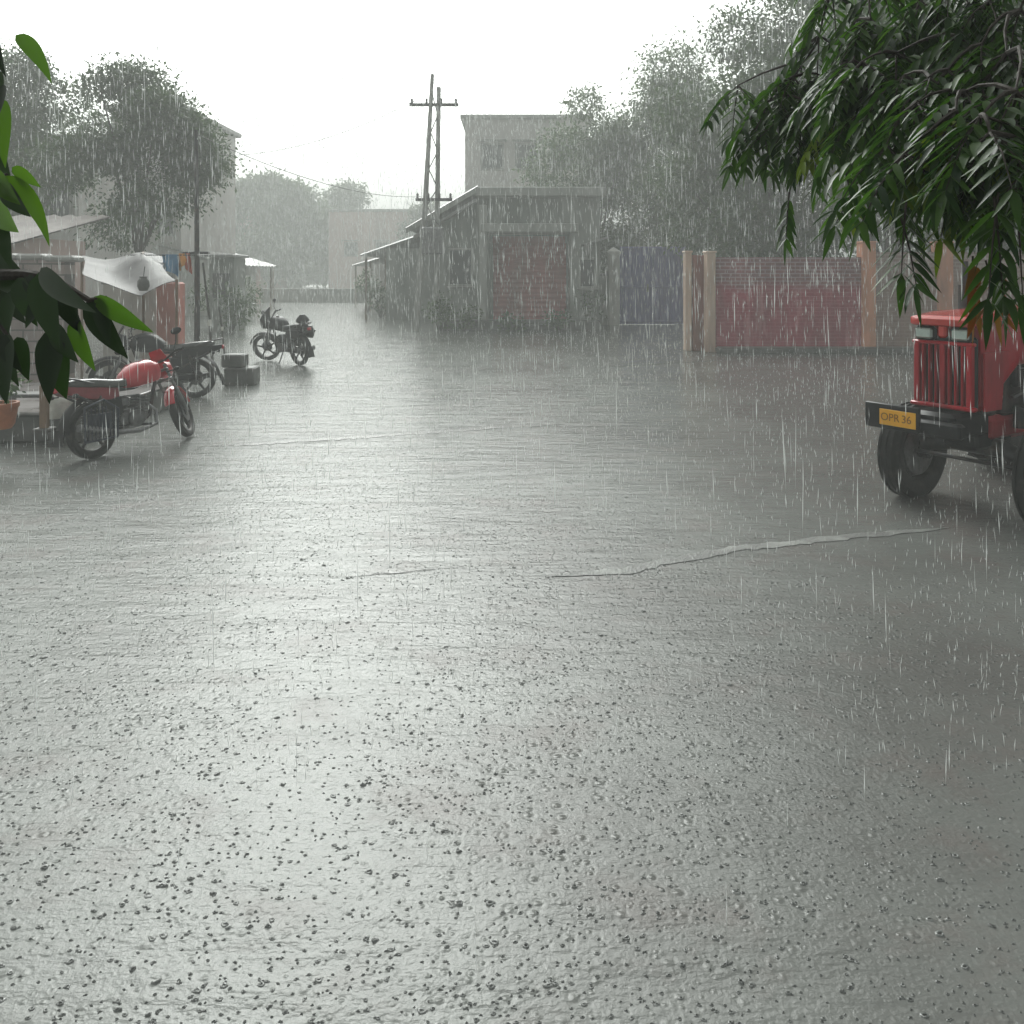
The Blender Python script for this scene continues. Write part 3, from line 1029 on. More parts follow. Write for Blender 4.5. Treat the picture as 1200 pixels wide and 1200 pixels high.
    for s in (-1, 1):
        mb = MB()
        mb.box((.2, s * .085, .5), (.34, .04, .24), top=(.85, 1), bev=.03)
        mb.build('side_cover', M['black_plastic'], t)
    # frame, swingarm, shocks
    mb = MB()
    mb.tube([(.95, 0, .84), (.86, 0, .62), (.78, 0, .36), (.62, 0, .26), (.36, 0, .27)], .022, 8)
    mb.tube([(.93, 0, .78), (.6, 0, .69), (.3, 0, .69), (-.28, 0, .72)], .02, 8)
    for s in (-1, 1):
        mb.tube([(.33, s * .09, .36), (0, s * .085, .3)], .02, 8)
        mb.tube([(-.22, s * .1, .7), (.3, s * .1, .4)], .014, 8)
    mb.build('frame', M['dark_metal'], t)
    for s in (-1, 1):
        mb = MB()
        a, b = Vector((-.03, s * .115, .32)), Vector((.06, s * .115, .66))
        mb.tube([a, b], .012, 8)
        for k in range(8):
            p = a.lerp(b, .25 + .09 * k)
            mb.tube([p - (b - a) * .03, p + (b - a) * .03], .026, 10)
        mb.build('shock_absorber', M['dark_metal'], t)
    # engine with fins, chain case, guard
    mb = MB()
    mb.box((.52, 0, .36), (.34, .2, .2), bev=.05)
    mb.tube([(.48, -.15, .35), (.48, .15, .35)], .095, 18)
    mb.tube([(.36, -.12, .36), (.36, .12, .36)], .08, 16)
    T = Matrix.Translation((.62, 0, .5)) @ Matrix.Rotation(R(18), 4, 'Y')
    mb.box((0, 0, 0), (.12, .13, .22), T, bev=.02)
    for k in range(6):
        mb.box((0, 0, -.08 + .033 * k), (.19, .19, .012), T)
    mb.box((.4, 0, .55), (.16, .15, .14), bev=.03)
    mb.build('engine', M['engine_grey'], t)
    mb = MB()
    mb.box((.17, .1, .32), (.46, .03, .09), bev=.02)
    mb.build('chain_case', M['black_plastic'], t)
    mb = MB()
    mb.tube([(.7, -.05, .5), (.8, -.09, .4), (.76, -.13, .25), (.5, -.15, .21), (.2, -.15, .24)], [.02, .02, .02, .024, .03], 10)
    mb.tube([(.2, -.15, .24), (-.02, -.16, .29), (-.28, -.165, .36)], [.035, .048, .042], 12)
    mb.build('exhaust', M['dull_steel'], t)
    mb = MB()
    mb.tube([(.3, -.2, .3), (.3, .2, .3)], .013, 8)
    mb.tube([(.58, -.24, .27), (.58, .24, .27)], .015, 8)
    if centre_stand:
        for s in (-1, 1):
            mb.tube([(.38, s * .1, .28), (.33, s * .17, .02)], .014, 8)
        mb.tube([(.26, -.2, .015), (.42, -.17, .015)], .014, 8)
    else:
        q = math.tan(lean) if lean else 0
        mb.tube([(.42, .12, .26), (.36, .27, .02 + abs(q) * .27)], .012, 8)
    mb.build('stand', M['dark_metal'], t)
    for s in (-1, 1):
        for (x, z) in ((.98, .8), (-.3, .7)):
            mb = MB()
            mb.tube([(x, s * .08, z), (x, s * .17, z)], .008, 6, S if x > .5 else None)
            mb.ell((x, s * .19, z), (.03, .035, .025), 10, 6, S if x > .5 else None)
            mb.build('indicator', M['black_plastic'], t)
    return t


rb = motorcycle('red tanked motorcycle with wet seat, nearest one, beside the low plinth', G(110, 537), G(216, 513), M['tank_red'], M['wet_seat'], R(34), R(-7), scale=.95, plain_tail=M['dark_red'])
# sari guard on the near side of the red machine
mb = MB()
for k_ in range(9):
    x_ = -.2 + .045 * k_
    mb.tube([(x_, -.2, .2), (x_ + .02, -.2, .55 if x_ < .05 else .5)], .007, 5)
mb.box((-.02, -.17, .38), (.3, .03, .2), bev=.01)
mb.tube([(-.24, -.2, .2), (.16, -.2, .2), (.2, -.2, .5), (.02, -.2, .62), (-.22, -.2, .56), (-.24, -.2, .2)], .012, 6)
mb.build('sari_guard', M['indigo'], rb)
motorcycle('dark motorcycle with flat wet seat parked behind the red tanked one', G(229, 466), (G(229, 466) + Vector((-1.2, -.15, 0))), M['black_plastic'], M['wet_seat'], R(20), R(0), centre_stand=True)
rc = G(352, 428)
motorcycle('dark motorcycle standing alone in the middle of the flooded street', rc, rc + Vector((-.95, .85, 0)), M['black_plastic'], M['black_plastic'], R(38), R(-5), scale=1.0, luggage=True)

# ------------------------------------------------------------------ right boundary wall
def wall_run(name, label, pts, h, th, m, cat='wall'):
    pass


WY = 20.6
bw = empty('boundary_wall', (8.0, WY, 0), 0, 'maroon and bare brick boundary wall with peach pillars behind the tractor', 'wall')


def lx(px, d=WY):
    return (px - 600) / FPX * d - 8.0


mb = MB()
mb.box(((lx(838) + lx(1008)) / 2, 0, 1.14), (lx(1008) - lx(838), .23, 2.28))
mb.build('brick_panel', M['red_brick'], bw, smooth=False)
mb = MB()
mb.box(((lx(1023) + lx(1096)) / 2, 0, 1.2), (lx(1096) - lx(1023), .23, 2.4))
mb.build('brick_panel', M['brown_wall'], bw, smooth=False)
mb = MB()
mb.box(((lx(1114) + lx(1560)) / 2, 0, 1.2), (lx(1560) - lx(1114), .23, 2.4))
mb.build('brick_panel', M['brown_wall'], bw, smooth=False)
for (x0, x1, hh, mm, yy) in ((826, 836, 2.38, 'pillar_pale', -.05), (1007, 1023, 2.62, 'pillar_peach', 0), (1095, 1113, 2.62, 'pillar_peach', 0)):
    mb = MB()
    xc, ww = (lx(x0) + lx(x1)) / 2, lx(x1) - lx(x0)
    mb.box((xc, yy, hh / 2), (ww, .36, hh), bev=.012)
    mb.box((xc, yy, hh + .02), (ww + .05, .42, .05), bev=.012)
    mb.build('pillar', M[mm], bw)
mb = MB()
mb.box((lx(823), .3, 1.17), (.37, .2, 2.34), bev=.01)
mb.build('jamb', M['maroon_jamb'], bw)
mb = MB()
mb.box((lx(809), .35, 1.2), (.15, .3, 2.4), bev=.012)
mb.box((lx(809), .35, 2.42), (.2, .35, .05), bev=.012)
mb.build('pillar', M['pillar_pale'], bw)
mb = MB()
mb.box(((lx(838) + lx(1560)) / 2, -.25, .06), (lx(1560) - lx(838), .5, .16), bev=.03)
mb.build('plinth', M['dark_concrete'], bw)

# ------------------------------------------------------------------ blue gate and its post
GY = 31.5
gt = empty('sheet_gate', (((730 + 800) / 2 - 600) / FPX * GY, GY, 0), 0, 'tall violet blue sheet metal gate between white post and brick wall', 'gate')
for s in (-1, 1):
    mb = MB()
    wv = 1.22
    n = 24
    vs, fs = [], []
    for i in range(n + 1):
        x = s * (.006 + wv * i / n)
        y = .022 * (1 if (i % 4) in (1, 2) else -1)
        vs += [(x, y, .01), (x, y, 2.85), (x, y + .012, .01), (x, y + .012, 2.85)]
    for i in range(n):
        a = i * 4
        fs += [(a, a + 4, a + 5, a + 1), (a + 2, a + 3, a + 7, a + 6), (a, a + 2, a + 6, a + 4), (a + 1, a + 5, a + 7, a + 3)]
    fs += [(0, 1, 3, 2), (n * 4, n * 4 + 2, n * 4 + 3, n * 4 + 1)]
    mb.add(vs, fs)
    lf = mb.build('gate_leaf', M['blue_gate'], gt, smooth=False)
    for z in (.12, 1.4, 2.84):
        mb = MB()
        mb.box((s * (.006 + wv / 2), -.04, z), (wv, .04, .07), bev=.006)
        mb.build('rail', M['blue_gate'], lf)
mb = MB()
mb.box((-.2, -.08, 1.35), (.06, .04, .3), bev=.01)
mb.build('latch', M['dull_steel'], gt)
gp = empty('gate_post', ((719 - 600) / FPX * 31, 31, 0), 0, 'whitewashed narrow gate post left of the violet blue gate', 'post')
mb = MB()
mb.box((0, 0, 1.3), (.4, .4, 2.6), bev=.02)
mb.build('shaft', M['limewash'], gp)
mb = MB()
mb.lathe([(.34, 2.6), (.34, 2.68), (.0, 2.85)], 'Z', 4, Matrix.Rotation(PI / 4, 4, 'Z'))
mb.build('cap', M['limewash'], gp, smooth=False)
cw = empty('compound_wall', ((706 - 600) / FPX * 31.4, 31.4, 0), 0, 'low mossy wall with coping between house and white gate post', 'wall')
mb = MB()
mb.box((0, 0, .9), (.9, .2, 1.8))
mb.build('masonry', M['house_wall'], cw, smooth=False)
mb = MB()
mb.box((0, 0, 1.84), (.96, .28, .08), bev=.015)
mb.build('coping', M['dark_concrete'], cw)

# ------------------------------------------------------------------ house on the right side of the street
HY = 29.0
hx0, hx1 = -2.5, 3.0
hs = empty('house', (0, HY, 0), 0, 'grey weathered house with red shutter and sheet roof sloping to the street', 'house')
ox0, ox1, oz = (573 - 600) / FPX * HY, (668 - 600) / FPX * HY, 3.25
D = 9.0
mb = MB()
zt = 4.35
mb.box(((hx0 + ox0) / 2, D / 2, oz / 2), (ox0 - hx0, D, oz))
mb.box(((ox1 + hx1) / 2, D / 2, oz / 2), (hx1 - ox1, D, oz))
mb.prism([(hx0, oz), (hx1, oz), (hx1, 4.45), (-1.2, 4.45), (hx0, 3.62)], 0, D, 'Y')
mb.box(((ox0 + ox1) / 2, 1.3, oz / 2 - .01), (ox1 - ox0 + .3, .2, oz))
mb.build('wall', M['house_wall'], hs, smooth=False)
# parapet slab of the flat part, fascia proud of the wall
mb = MB()
mb.box(((-1.25 + 3.15) / 2, D / 2 - .2, 4.62), (4.4, D + .7, .32), bev=.03)
mb.build('parapet', M['house_trim'], hs)
# sloping corrugated sheet roof towards the street
mb = MB()
n = 46
vs, fs = [], []
for i in range(n + 1):
    y = -.55 + (D + .8) * i / n
    dz = .03 * (1 if i % 2 else -1)
    vs += [(-1.15, y, 4.82 + dz), (-3.55, y, 3.42 + dz), (-1.15, y, 4.79 + dz), (-3.55, y, 3.39 + dz)]
for i in range(n):
    a = i * 4
    fs += [(a, a + 4, a + 5, a + 1), (a + 2, a + 3, a + 7, a + 6), (a + 1, a + 5, a + 7, a + 3), (a, a + 2, a + 6, a + 4)]
fs += [(0, 1, 3, 2), (n * 4, n * 4 + 2, n * 4 + 3, n * 4 + 1)]
mb.add(vs, fs)
rf = mb.build('roof', M['sheet_roof'], hs, smooth=False)
mb = MB()
for yy in (-.56,):
    mb.prism([(-1.15, 4.76), (-3.55, 3.36), (-3.55, 3.2), (-1.15, 4.6)], yy - .04, yy, 'Y')
mb.build('barge_board', M['house_trim'], rf)
mb = MB()
mb.prism([(-1.2, 4.4), (-3.3, 3.15), (-3.3, 3.05), (-1.2, 4.3)], -.5, -.05, 'Y')
mb.build('eave_sheet', M['sheet_roof'], rf)
# red shutter in the recess
mb = MB()
n = 34
vs, fs = [], []
for i in range(n + 1):
    z = .05 + 2.9 * i / n
    y = 1.13 + .018 * (1 if i % 2 else -1)
    vs += [(ox0 + .12, y, z), (ox1 - .05, y, z)]
for i in range(n):
    fs.append((i * 2, i * 2 + 1, i * 2 + 3, i * 2 + 2))
mb.add(vs, fs)
mb.box(((ox0 + ox1) / 2, 1.14, 3.07), (ox1 - ox0 - .2, .16, .26), bev=.02)
mb.build('shutter', M['red_shutter'], hs, smooth=False)
mb = MB()
mb.box(((566 - 600) / FPX * HY, -.14, 2.1), (.26, .26, 4.2), bev=.015)
mb.build('column', M['house_trim'], hs)
mb = MB()
mb.box(((ox0 + ox1) / 2, -.2, 3.42), (ox1 - ox0 + .5, .4, .3), bev=.02)
mb.build('lintel', M['house_trim'], hs)
mb = MB()
T = Matrix.Translation((2.75, -.5, 2.95)) @ Matrix.Rotation(R(-18), 4, 'Y')
mb.box((0, 0, 0), (.85, .9, .06), T, bev=.01)
for s in (-1, 1):
    mb.tube([(2.45 + .2, s * .35 - .5, 2.85), (2.6, -.02, 2.4)], .018, 6)
mb.build('awning', M['sheet_roof'], hs)
for (x, z, ww, hh) in ((-1.75, 2.1, .7, 1.15), (2.55, 1.9, .45, .9)):
    mb = MB()
    mb.box((x, -.03, z), (ww + .14, .06, hh + .14), bev=.01)
    fr = mb.build('window', M['house_trim'], hs)
    mb = MB()
    mb.box((x, -.045, z), (ww, .04, hh))
    mb.build('pane', M['window_dark'], fr)
    mb = MB()
    mb.box((x, -.1, z - hh / 2 - .1), (ww + .24, .2, .06), bev=.01)
    mb.build('sill', M['concrete'], fr)
mb = MB()
mb.box(((hx0 + hx1) / 2, -.3, .16), (hx1 - hx0 - .1, .6, .34), bev=.03)
mb.build('plinth', M['dark_concrete'], hs)
mb = MB()
mb.box((.8, -.75, .09), (1.6, .3, .2), bev=.02)
mb.build('step', M['dark_concrete'], hs)

# things leaning at the corner of the house
for k, (px, d, h, r_, seed) in enumerate(((515, 28.0, 1.35, .7, 31), (545, 27.8, .8, .6, 32), (600, 27.9, .55, .6, 33), (655, 27.9, .6, .7, 34), (690, 29.2, 1.5, .7, 35))):
    lab = ('tall weedy bush at the street corner of the grey house', 'low weed clump before the house window near the corner',
           'smallest weed clump at the step under the red shutter', 'low broad weed clump right of the shutter step',
           'dark upright bush between the house and white gate post')[k]
    bush(lab, (px - 600) / FPX * d, d, h, r_, M['leaf_mid'], seed, 'weeds along the foot of the house')

# ------------------------------------------------------------------ utility pole with transformer
pole_y = 27.9
pb = Vector(((487 - 600) / FPX * pole_y, pole_y, 0))
ptop = Vector(((507 - 600) / FPX * pole_y, pole_y, 9.0))
up = empty('utility_pole', pb, 0, 'leaning twin utility pole with grey transformer box at house corner', 'utility pole')
mb = MB()
mb.tube([(0, 0, -.1), (.27, 0, 3.3), (.55, 0, 8.4)], [.11, .09, .06], 10)
mb.build('pole', M['concrete'], up)
mb = MB()
mb.tube([(.66, .3, -.1), (.68, .2, 3.0), (.75, .1, 8.0)], [.09, .085, .07], 10)
mb.build('pole', M['concrete'], up)
mb = MB()
mb.box((.58, -.12, 2.95), (.72, .3, .9), bev=.05)
for k in range(5):
    mb.box((.32 + .13 * k, -.3, 2.9), (.03, .1, .7), bev=.008)
for k in range(3):
    mb.tube([(.38 + .2 * k, -.12, 3.38), (.38 + .2 * k, -.12, 3.62)], [.04, .03], 8)
mb.build('transformer', M['dull_steel'], up)
for z, ll in ((4.3, 1.2), (7.4, 1.6)):
    mb = MB()
    mb.box((.6, 0, z), (ll, .1, .1), bev=.01)
    for k in range(4):
        mb.lathe([(.03, 0), (.05, .04), (.03, .07), (.05, .11), (.02, .16)], 'Z', 10, Matrix.Translation((.6 + ll * (-.45 + .3 * k), 0, z + .05)))
    mb.build('crossarm', M['dark_metal'], up)
mb = MB()
for k in range(7):
    z0, z1 = 3.5 + k * .6, 4.1 + k * .6
    a = .33 + (z0 - 3.5) * .055
    mb.tube([(a, .02, z0), (.72, .12, z1)] if k % 2 else [(a + .03, .02, z1), (.71, .12, z0)], .018, 5)
mb.build('bracing', M['dark_metal'], up)


def wire(label, a, b, sag, rad=.012, group='overhead wires'):
    pts = []
    for i in range(17):
        t = i / 16
        p = Vector(a).lerp(Vector(b), t)
        p.z -= sag * 4 * t * (1 - t)
        pts.append(p)
    o = MB().tube(pts, rad, 5).build('overhead_wire', M['cable'])
    return tag(o, label, 'wire', group)


wire('upper overhead wire crossing the street from the twin pole', (pb.x + .1, pole_y, 7.6), (-13, 36, 6.9), .6)
wire('lower overhead wire crossing from the twin pole to the left lamp pole', (pb.x + .2, pole_y, 4.4), (-5.9, 16, 4.5), .35, .008)

# ------------------------------------------------------------------ left side: poles, pillar, tarp, wall
pl = empty('slim_pole', G(231, 438), 0, 'tallest slim dark pole with short crossbar beside the tarp', 'pole')
mb = MB()
mb.tube([(0, 0, -.05), (.0, 0, 2.0), (-.02, 0, 4.6)], [.06, .05, .035], 10)
mb.build('shaft', M['dark_metal'], pl)
mb = MB()
mb.box((-.02, 0, 2.28), (.5, .05, .05), bev=.008)
mb.build('crossbar', M['dark_metal'], pl)
for (px, py, h, lab, rr) in ((250, 436, 2.1, 'short thin stake leaning behind the concrete blocks', .028), (264, 421, 1.5, 'shortest thin stake nearest the street motorcycle', .022)):
    s_ = empty('stake', G(px, py), 0, lab, 'stake', 'thin stakes by the blocks')
    mb = MB()
    mb.tube([(0, 0, -.03), (-.08, 0, h * .5), (-.2, 0, h)], [rr, rr * .9, rr * .7], 8)
    mb.build('shaft', M['dark_wood'], s_)
    mb = MB()
    mb.lathe([(rr * 1.1, h * .42), (rr * 1.6, h * .45), (rr * 1.1, h * .48)], 'Z', 8, Matrix.Translation((-.07, 0, 0)))
    mb.build('tie', M['white_bag'], s_)

pk = empty('gate_pillar', ((200 - 600) / FPX * 15, 15, 0), 0, 'round topped pink plastered pillar under the tarp edge', 'pillar')
mb = MB()
mb.box((0, 0, .87), (.38, .38, 1.74), bev=.03)
mb.build('shaft', M['plaster_pink'], pk)
mb = MB()
mb.box((0, 0, .08), (.46, .46, .2), bev=.02)
mb.build('base', M['dark_concrete'], pk)
mb = MB()
mb.box((-.2, -.02, .75), (.05, .12, .3), bev=.015)
mb.build('hinge_bracket', M['dark_metal'], pk)

gw = empty('plastered_wall', ((172 - 600) / FPX * 15.6, 15.6, 0), 0, 'pale grey plastered wall left of the pink pillar', 'wall')
mb = MB()
mb.box((-.2, 0, .85), (1.1, .2, 1.7))
mb.build('masonry', M['limewash'], gw, smooth=False)
mb = MB()
mb.box((-.2, 0, 1.73), (1.16, .26, .07), bev=.01)
mb.build('coping', M['concrete'], gw)

sw = empty('stone_wall', (-9.2, 13.2, 0), R(3), 'rough pinkish stone wall behind the plinth and leaves', 'wall')
mb = MB()
mb.box((0, 0, 1.05), (4.6, .35, 2.1))
mb.build('masonry', M['stone_wall'], sw, smooth=False)
mb = MB()
r_ = random.Random(3)
x = -2.3
while x < 2.25:
    l = r_.uniform(.3, .55)
    mb.box((x + l / 2, 0, 2.13 + r_.uniform(-.01, .03)), (l - .02, .42, .1), bev=.03)
    x += l
mb.build('coping', M['concrete'], sw)

# low roofed hut behind the stone wall
ht = empty('roadside_hut', (-11.8, 17.5, 0), 0, 'low hut with pale sheet roof and pinkish wall behind the stone wall', 'hut')
mb = MB()
mb.box((0, 0, 1.3), (4.6, 3, 2.6))
mb.build('wall', M['rose_wall'], ht, smooth=False)
mb = MB()
vs, fs = [], []
n = 30
for i in range(n + 1):
    x = -2.7 + 5.4 * i / n
    dz = .025 * (1 if i % 2 else -1)
    vs += [(x, -2.1, 2.45 + dz), (x, 1.8, 3.2 + dz), (x, -2.1, 2.42 + dz), (x, 1.8, 3.17 + dz)]
for i in range(n):
    a = i * 4
    fs += [(a, a + 4, a + 5, a + 1), (a + 2, a + 3, a + 7, a + 6), (a, a + 2, a + 6, a + 4), (a + 1, a + 5, a + 7, a + 3)]
mb.add(vs, fs)
mb.build('roof', mat('rusty_sheet', (.13, .1, .09), .6, .3, 2, second=(.2, .17, .16), cover=.45), ht, smooth=False)
mb = MB()
mb.box((.6, -1.52, 1.5), (.9, .06, .9), bev=.01)
wf = mb.build('window', M['wood'], ht)
mb = MB()
mb.box((.6, -1.55, 1.5), (.7, .03, .7))
mb.build('pane', M['window_dark'], wf)

# tarp shelter
ts = empty('tarp_shelter', ((160 - 600) / FPX * 14, 14, 0), 0, 'sagging grey white tarp shelter with peaked ridge strung on bamboo posts', 'shelter')


def tl(px, py, d):
    return P(px, py, d) - Vector(ts.location)


front = [(96, 322), (112, 329), (128, 334), (146, 341), (160, 346), (166, 347), (178, 340), (192, 333), (207, 329)]
ridge = [(100, 305), (112, 308), (124, 312), (134, 314), (146, 307), (158, 300), (166, 298), (176, 303), (190, 312)]
rearl = [(96, 300), (110, 303), (122, 305), (134, 304), (146, 301), (158, 297), (168, 296), (180, 298), (194, 303)]
cols = []
for a, b, c in zip(front, ridge, rearl):
    A, B_, C_ = tl(*a, 13.0), tl(*b, 14.0), tl(*c, 15.2)
    col_ = []
    for i in range(7):
        t = i / 6
        col_.append(A.lerp(B_, t) - Vector((0, 0, .05 * math.sin(PI * t))))
    for i in range(1, 6):
        t = i / 5
        col_.append(B_.lerp(C_, t) - Vector((0, 0, .05 * math.sin(PI * t))))
    cols.append(col_)
mb = MB()
k_ = len(cols[0])
vs = [p for c in cols for p in c]
nv = len(vs)
vs += [p + Vector((0, 0, .012)) for p in vs]
fs = []
for i in range(len(cols) - 1):
    for j in range(k_ - 1):
        q = (i * k_ + j, i * k_ + j + 1, (i + 1) * k_ + j + 1, (i + 1) * k_ + j)
        fs += [q, tuple(reversed([x + nv for x in q]))]
for i in range(len(cols) - 1):
    for j in (0, k_ - 1):
        a, b = i * k_ + j, (i + 1) * k_ + j
        fs.append((a, b, b + nv, a + nv))
mb.add(vs, fs)
mb.build('sheet', M['tarp'], ts, angle=50)
mb = MB()
for i in (0, 5, 8):
    p = cols[i][0]
    mb.tube([(p.x, p.y, -.02), (p.x, p.y, p.z + .02)], .022, 8) if i != 5 else None
for i in (0, 6, 8):
    p = cols[i][-1]
    mb.tube([(p.x, p.y, -.02), (p.x, p.y, p.z + .02)], .025, 8)
mb.tube([cols[6][6], cols[6][-1]], .02, 8)
mb.build('posts', M['wood'], ts)
mb = MB()
mb.tube([tl(150, 299, 14.6), tl(231, 299, 14.9), tl(246, 299, 15.5)], .01, 5)
mb.build('rope', M['cable'], ts)
hp = empty('hanging_pot', P(168, 331, 12.95), 0, 'dark round pot hanging under the front hem of the tarp', 'pot')
mb = MB()
mb.lathe([(.0, -.13), (.06, -.125), (.09, -.06), (.085, .02), (.055, .07), (.06, .09), (.045, .09)], 'Z', 16)
mb.build('body', M['dark_concrete'], hp)
mb = MB()
mb.tube([(0, 0, .06), (0, .05, .24)], .006, 5)
mb.build('string', M['cable'], hp)


def cloth(name, label, px0, px1, py0, py1, d, m, cat, seed):
    r = random.Random(seed)
    a, b = P(px0, py0, d), P(px1, py0, d)
    h = (py1 - py0) / FPX * d
    n, k = 10, 7
    mb = MB()
    vs = []
    ph = r.uniform(0, 6)
    for i in range(n + 1):
        for j in range(k + 1):
            t, s = i / n, j / k
            p = a.lerp(b, t)
            drop = h * (1 - .35 * abs(math.sin(t * 2.4 + ph)))
            vs.append(Vector((p.x + .02 * math.sin(s * 4 + t * 5), p.y + .05 * math.sin(t * 9 + ph) * (.3 + s), p.z - drop * s)))
    nn = len(vs)
    vs += [p + Vector((0, .008, 0)) for p in vs]
    fs = []
    for i in range(n):
        for j in range(k):
            q = (i * (k + 1) + j, i * (k + 1) + j + 1, (i + 1) * (k + 1) + j + 1, (i + 1) * (k + 1) + j)
            fs += [q, tuple(reversed([x + nn for x in q]))]
    mb.add(vs, fs)
    o = mb.build(name, m, angle=70)
    return tag(o, label, cat, 'cloths on the line')


cloth('hung_cloth', 'blue cloth hanging on the line above the pink pillar', 189, 209, 298, 328, 14.75, M['blue_cloth'], 'cloth', 1)
cloth('hung_cloth', 'orange cloth hanging on the line between blue and red cloths', 209.5, 217, 297, 318, 14.82, M['orange_cloth'], 'cloth', 2)
cloth('hung_cloth', 'red cloth hanging on the line next to the slim pole', 217.5, 224, 297, 322, 14.88, M['red_cloth'], 'cloth', 3)

# concrete blocks
for (px, py, sx, sy, sz, z, lab, rz) in ((279.5, 452, .50, .45, .30, 0, 'lower wider dark concrete block standing in the water', .06), (271, 452, .36, .34, .22, .302, 'upper smaller dark concrete block resting on the wider one', -.05)):
    g = G(279.5, 452) + Vector(((px - 279.5) / FPX * 14.3, .2, z))
    o = MB().box((0, 0, sz / 2 - .003), (sx, sy, sz), bev=.02).build('concrete_block', M['dark_concrete'])
    o.location = g
    o.rotation_euler = (0, 0, rz)
    tag(o, lab, 'block', 'stacked concrete blocks')

# plinth with things on it
pn = empty('plinth', (-7.2, 9.9, 0), 0, 'low dark masonry plinth with wet pale top at the road edge', 'plinth')
mb = MB()
mb.box((0, .9, .16), (4.8, 2.6, .32), bev=.03)
mb.build('body', M['dark_concrete'], pn)
mb = MB()
mb.box((0, .9, .335), (4.86, 2.66, .03), bev=.01)
mb.build('top_slab', mat('wet_slab', (0.36, 0.34, 0.335), 0.18, 0.25, 3, second=(.24, .22, .21), cover=.4), pn)
PZ = .35


def on_plinth(px, py):
    d = (CAM_H - PZ) * FPX / (py - HZ)
    return Vector(((px - 600) / FPX * d, d, PZ))


ps = empty('wooden_post', on_plinth(52, 506), 0, 'short square brown wooden post standing on the plinth', 'post')
mb = MB()
mb.box((0, 0, .23), (.07, .07, .46), bev=.008)
mb.build('shaft', M['wood'], ps)
mb = MB()
mb.box((0, 0, .02), (.16, .16, .04), bev=.008)
mb.build('foot', M['dark_wood'], ps)
bp_ = on_plinth(66, 489)
mb = MB()
mb.lathe([(.0, 0), (.13, .0), (.15, .05), (.145, .16), (.11, .22), (.05, .25), (.07, .29), (0.02, .3)], 'Z', 12)
mb.ell((.14, .08, .13), (.1, .09, .14), 10, 7)
bo = mb.build('sack', M['white_bag'], angle=60)
bo.location = bp_
tag(bo, 'lumpy tied white sack on the plinth behind the wooden post', 'sack')
cp = empty('clay_pot', on_plinth(2, 502), 0, 'orange clay pot holding a plant at the end of the plinth', 'pot')
mb = MB()
mb.lathe([(.09, 0), (.12, .05), (.145, .2), (.16, .22), (.16, .26), (.13, .26), (.12, .2)], 'Z', 18)
mb.build('body', M['clay'], cp)
leaf_cloud('plant', [(0, 0, .35), (.05, 0, .45)], [.16, .14], 2200, .08, M['leaf_dark'], cp, 91)
bn = empty('bench', on_plinth(30, 487) + Vector((0, .2, 0)), 0, 'low greenish plank bench on the plinth between pot and post', 'bench')
mb = MB()
mb.box((0, 0, .2), (.75, .25, .04), bev=.008)
mb.build('seat', M['dark_concrete'], bn)
for s in (-1, 1):
    mb = MB()
    mb.box((s * .3, 0, .09), (.05, .22, .18), bev=.006)
    mb.build('leg', M['dark_wood'], bn)

# ------------------------------------------------------------------ buildings and trees in the distance
def block(label, px0, px1, ytop, d, depth, m, wins, roofm=None, name='building', over=.25, dark=0):
    x0, x1 = (px0 - 600) / FPX * d, (px1 - 600) / FPX * d
    h = CAM_H + (HZ - ytop) / FPX * d
    t = empty(name, ((x0 + x1) / 2, d, 0), 0, label, 'building')
    wd = x1 - x0
    mb = MB()
    mb.box((0, depth / 2, h / 2), (wd, depth, h))
    mb.build('wall', m, t, smooth=False)
    mb = MB()
    mb.box((0, depth / 2, h + .12), (wd + over * 2, depth + over * 2, .24), bev=.03)
    mb.build('roof', roofm or M['concrete'], t)
    for (fx, z, ww, hh) in wins:
        x = (fx - .5) * wd
        mb = MB()
        mb.box((x, -.03, z), (ww + .2, .08, hh + .2), bev=.01)
        f = mb.build('window', M['concrete'], t)
        mb = MB()
        mb.box((x, -.06, z), (ww, .05, hh))
        mb.build('pane', M['window_dark'], f)
        mb = MB()
        mb.box((x, -.3, z + hh / 2 + .22), (ww + .5, .6, .1), bev=.02)
        mb.build('sunshade', M['concrete'], f)
    return t


block('tall pale block with two stacked windows behind the slim pole', 130, 212, 130, 38, 7.5, M['pale_wall'], [(.3, 4.2, .9, 1.1), (.3, 7.3, .9, 1.1), (.75, 4.2, .9, 1.1), (.75, 7.3, .9, 1.1), (.75, 1.4, .9, 1.2)])
block('pale flat roofed house with projecting sunshades seen behind the left tree', -20, 92, 168, 31, 8, M['pale_wall'], [(.3, 4.3, 1.1, 1.2), (.75, 4.3, 1.1, 1.2), (.3, 1.5, 1.1, 1.2)], over=.6)
block('rose coloured far house rising behind the roadside sheds', 385, 490, 248, 82, 9, M['rose_wall'], [(.25, 4.2, 1.1, 1.2), (.6, 4.2, 1.1, 1.2), (.85, 4.2, 1.0, 1.2)])
block('pale upper storeyed block rising behind the grey house', 545, 690, 140, 47, 9, M['pale_wall'], [(.22, 8.3, 1.1, 1.3), (.5, 8.3, 1.1, 1.3), (.78, 8.3, 1.1, 1.3)])
block('faint pinkish house left of the far trees', 276, 312, 236, 88, 8, M['rose_wall'], [(.5, 4.5, 1.0, 1.2)])

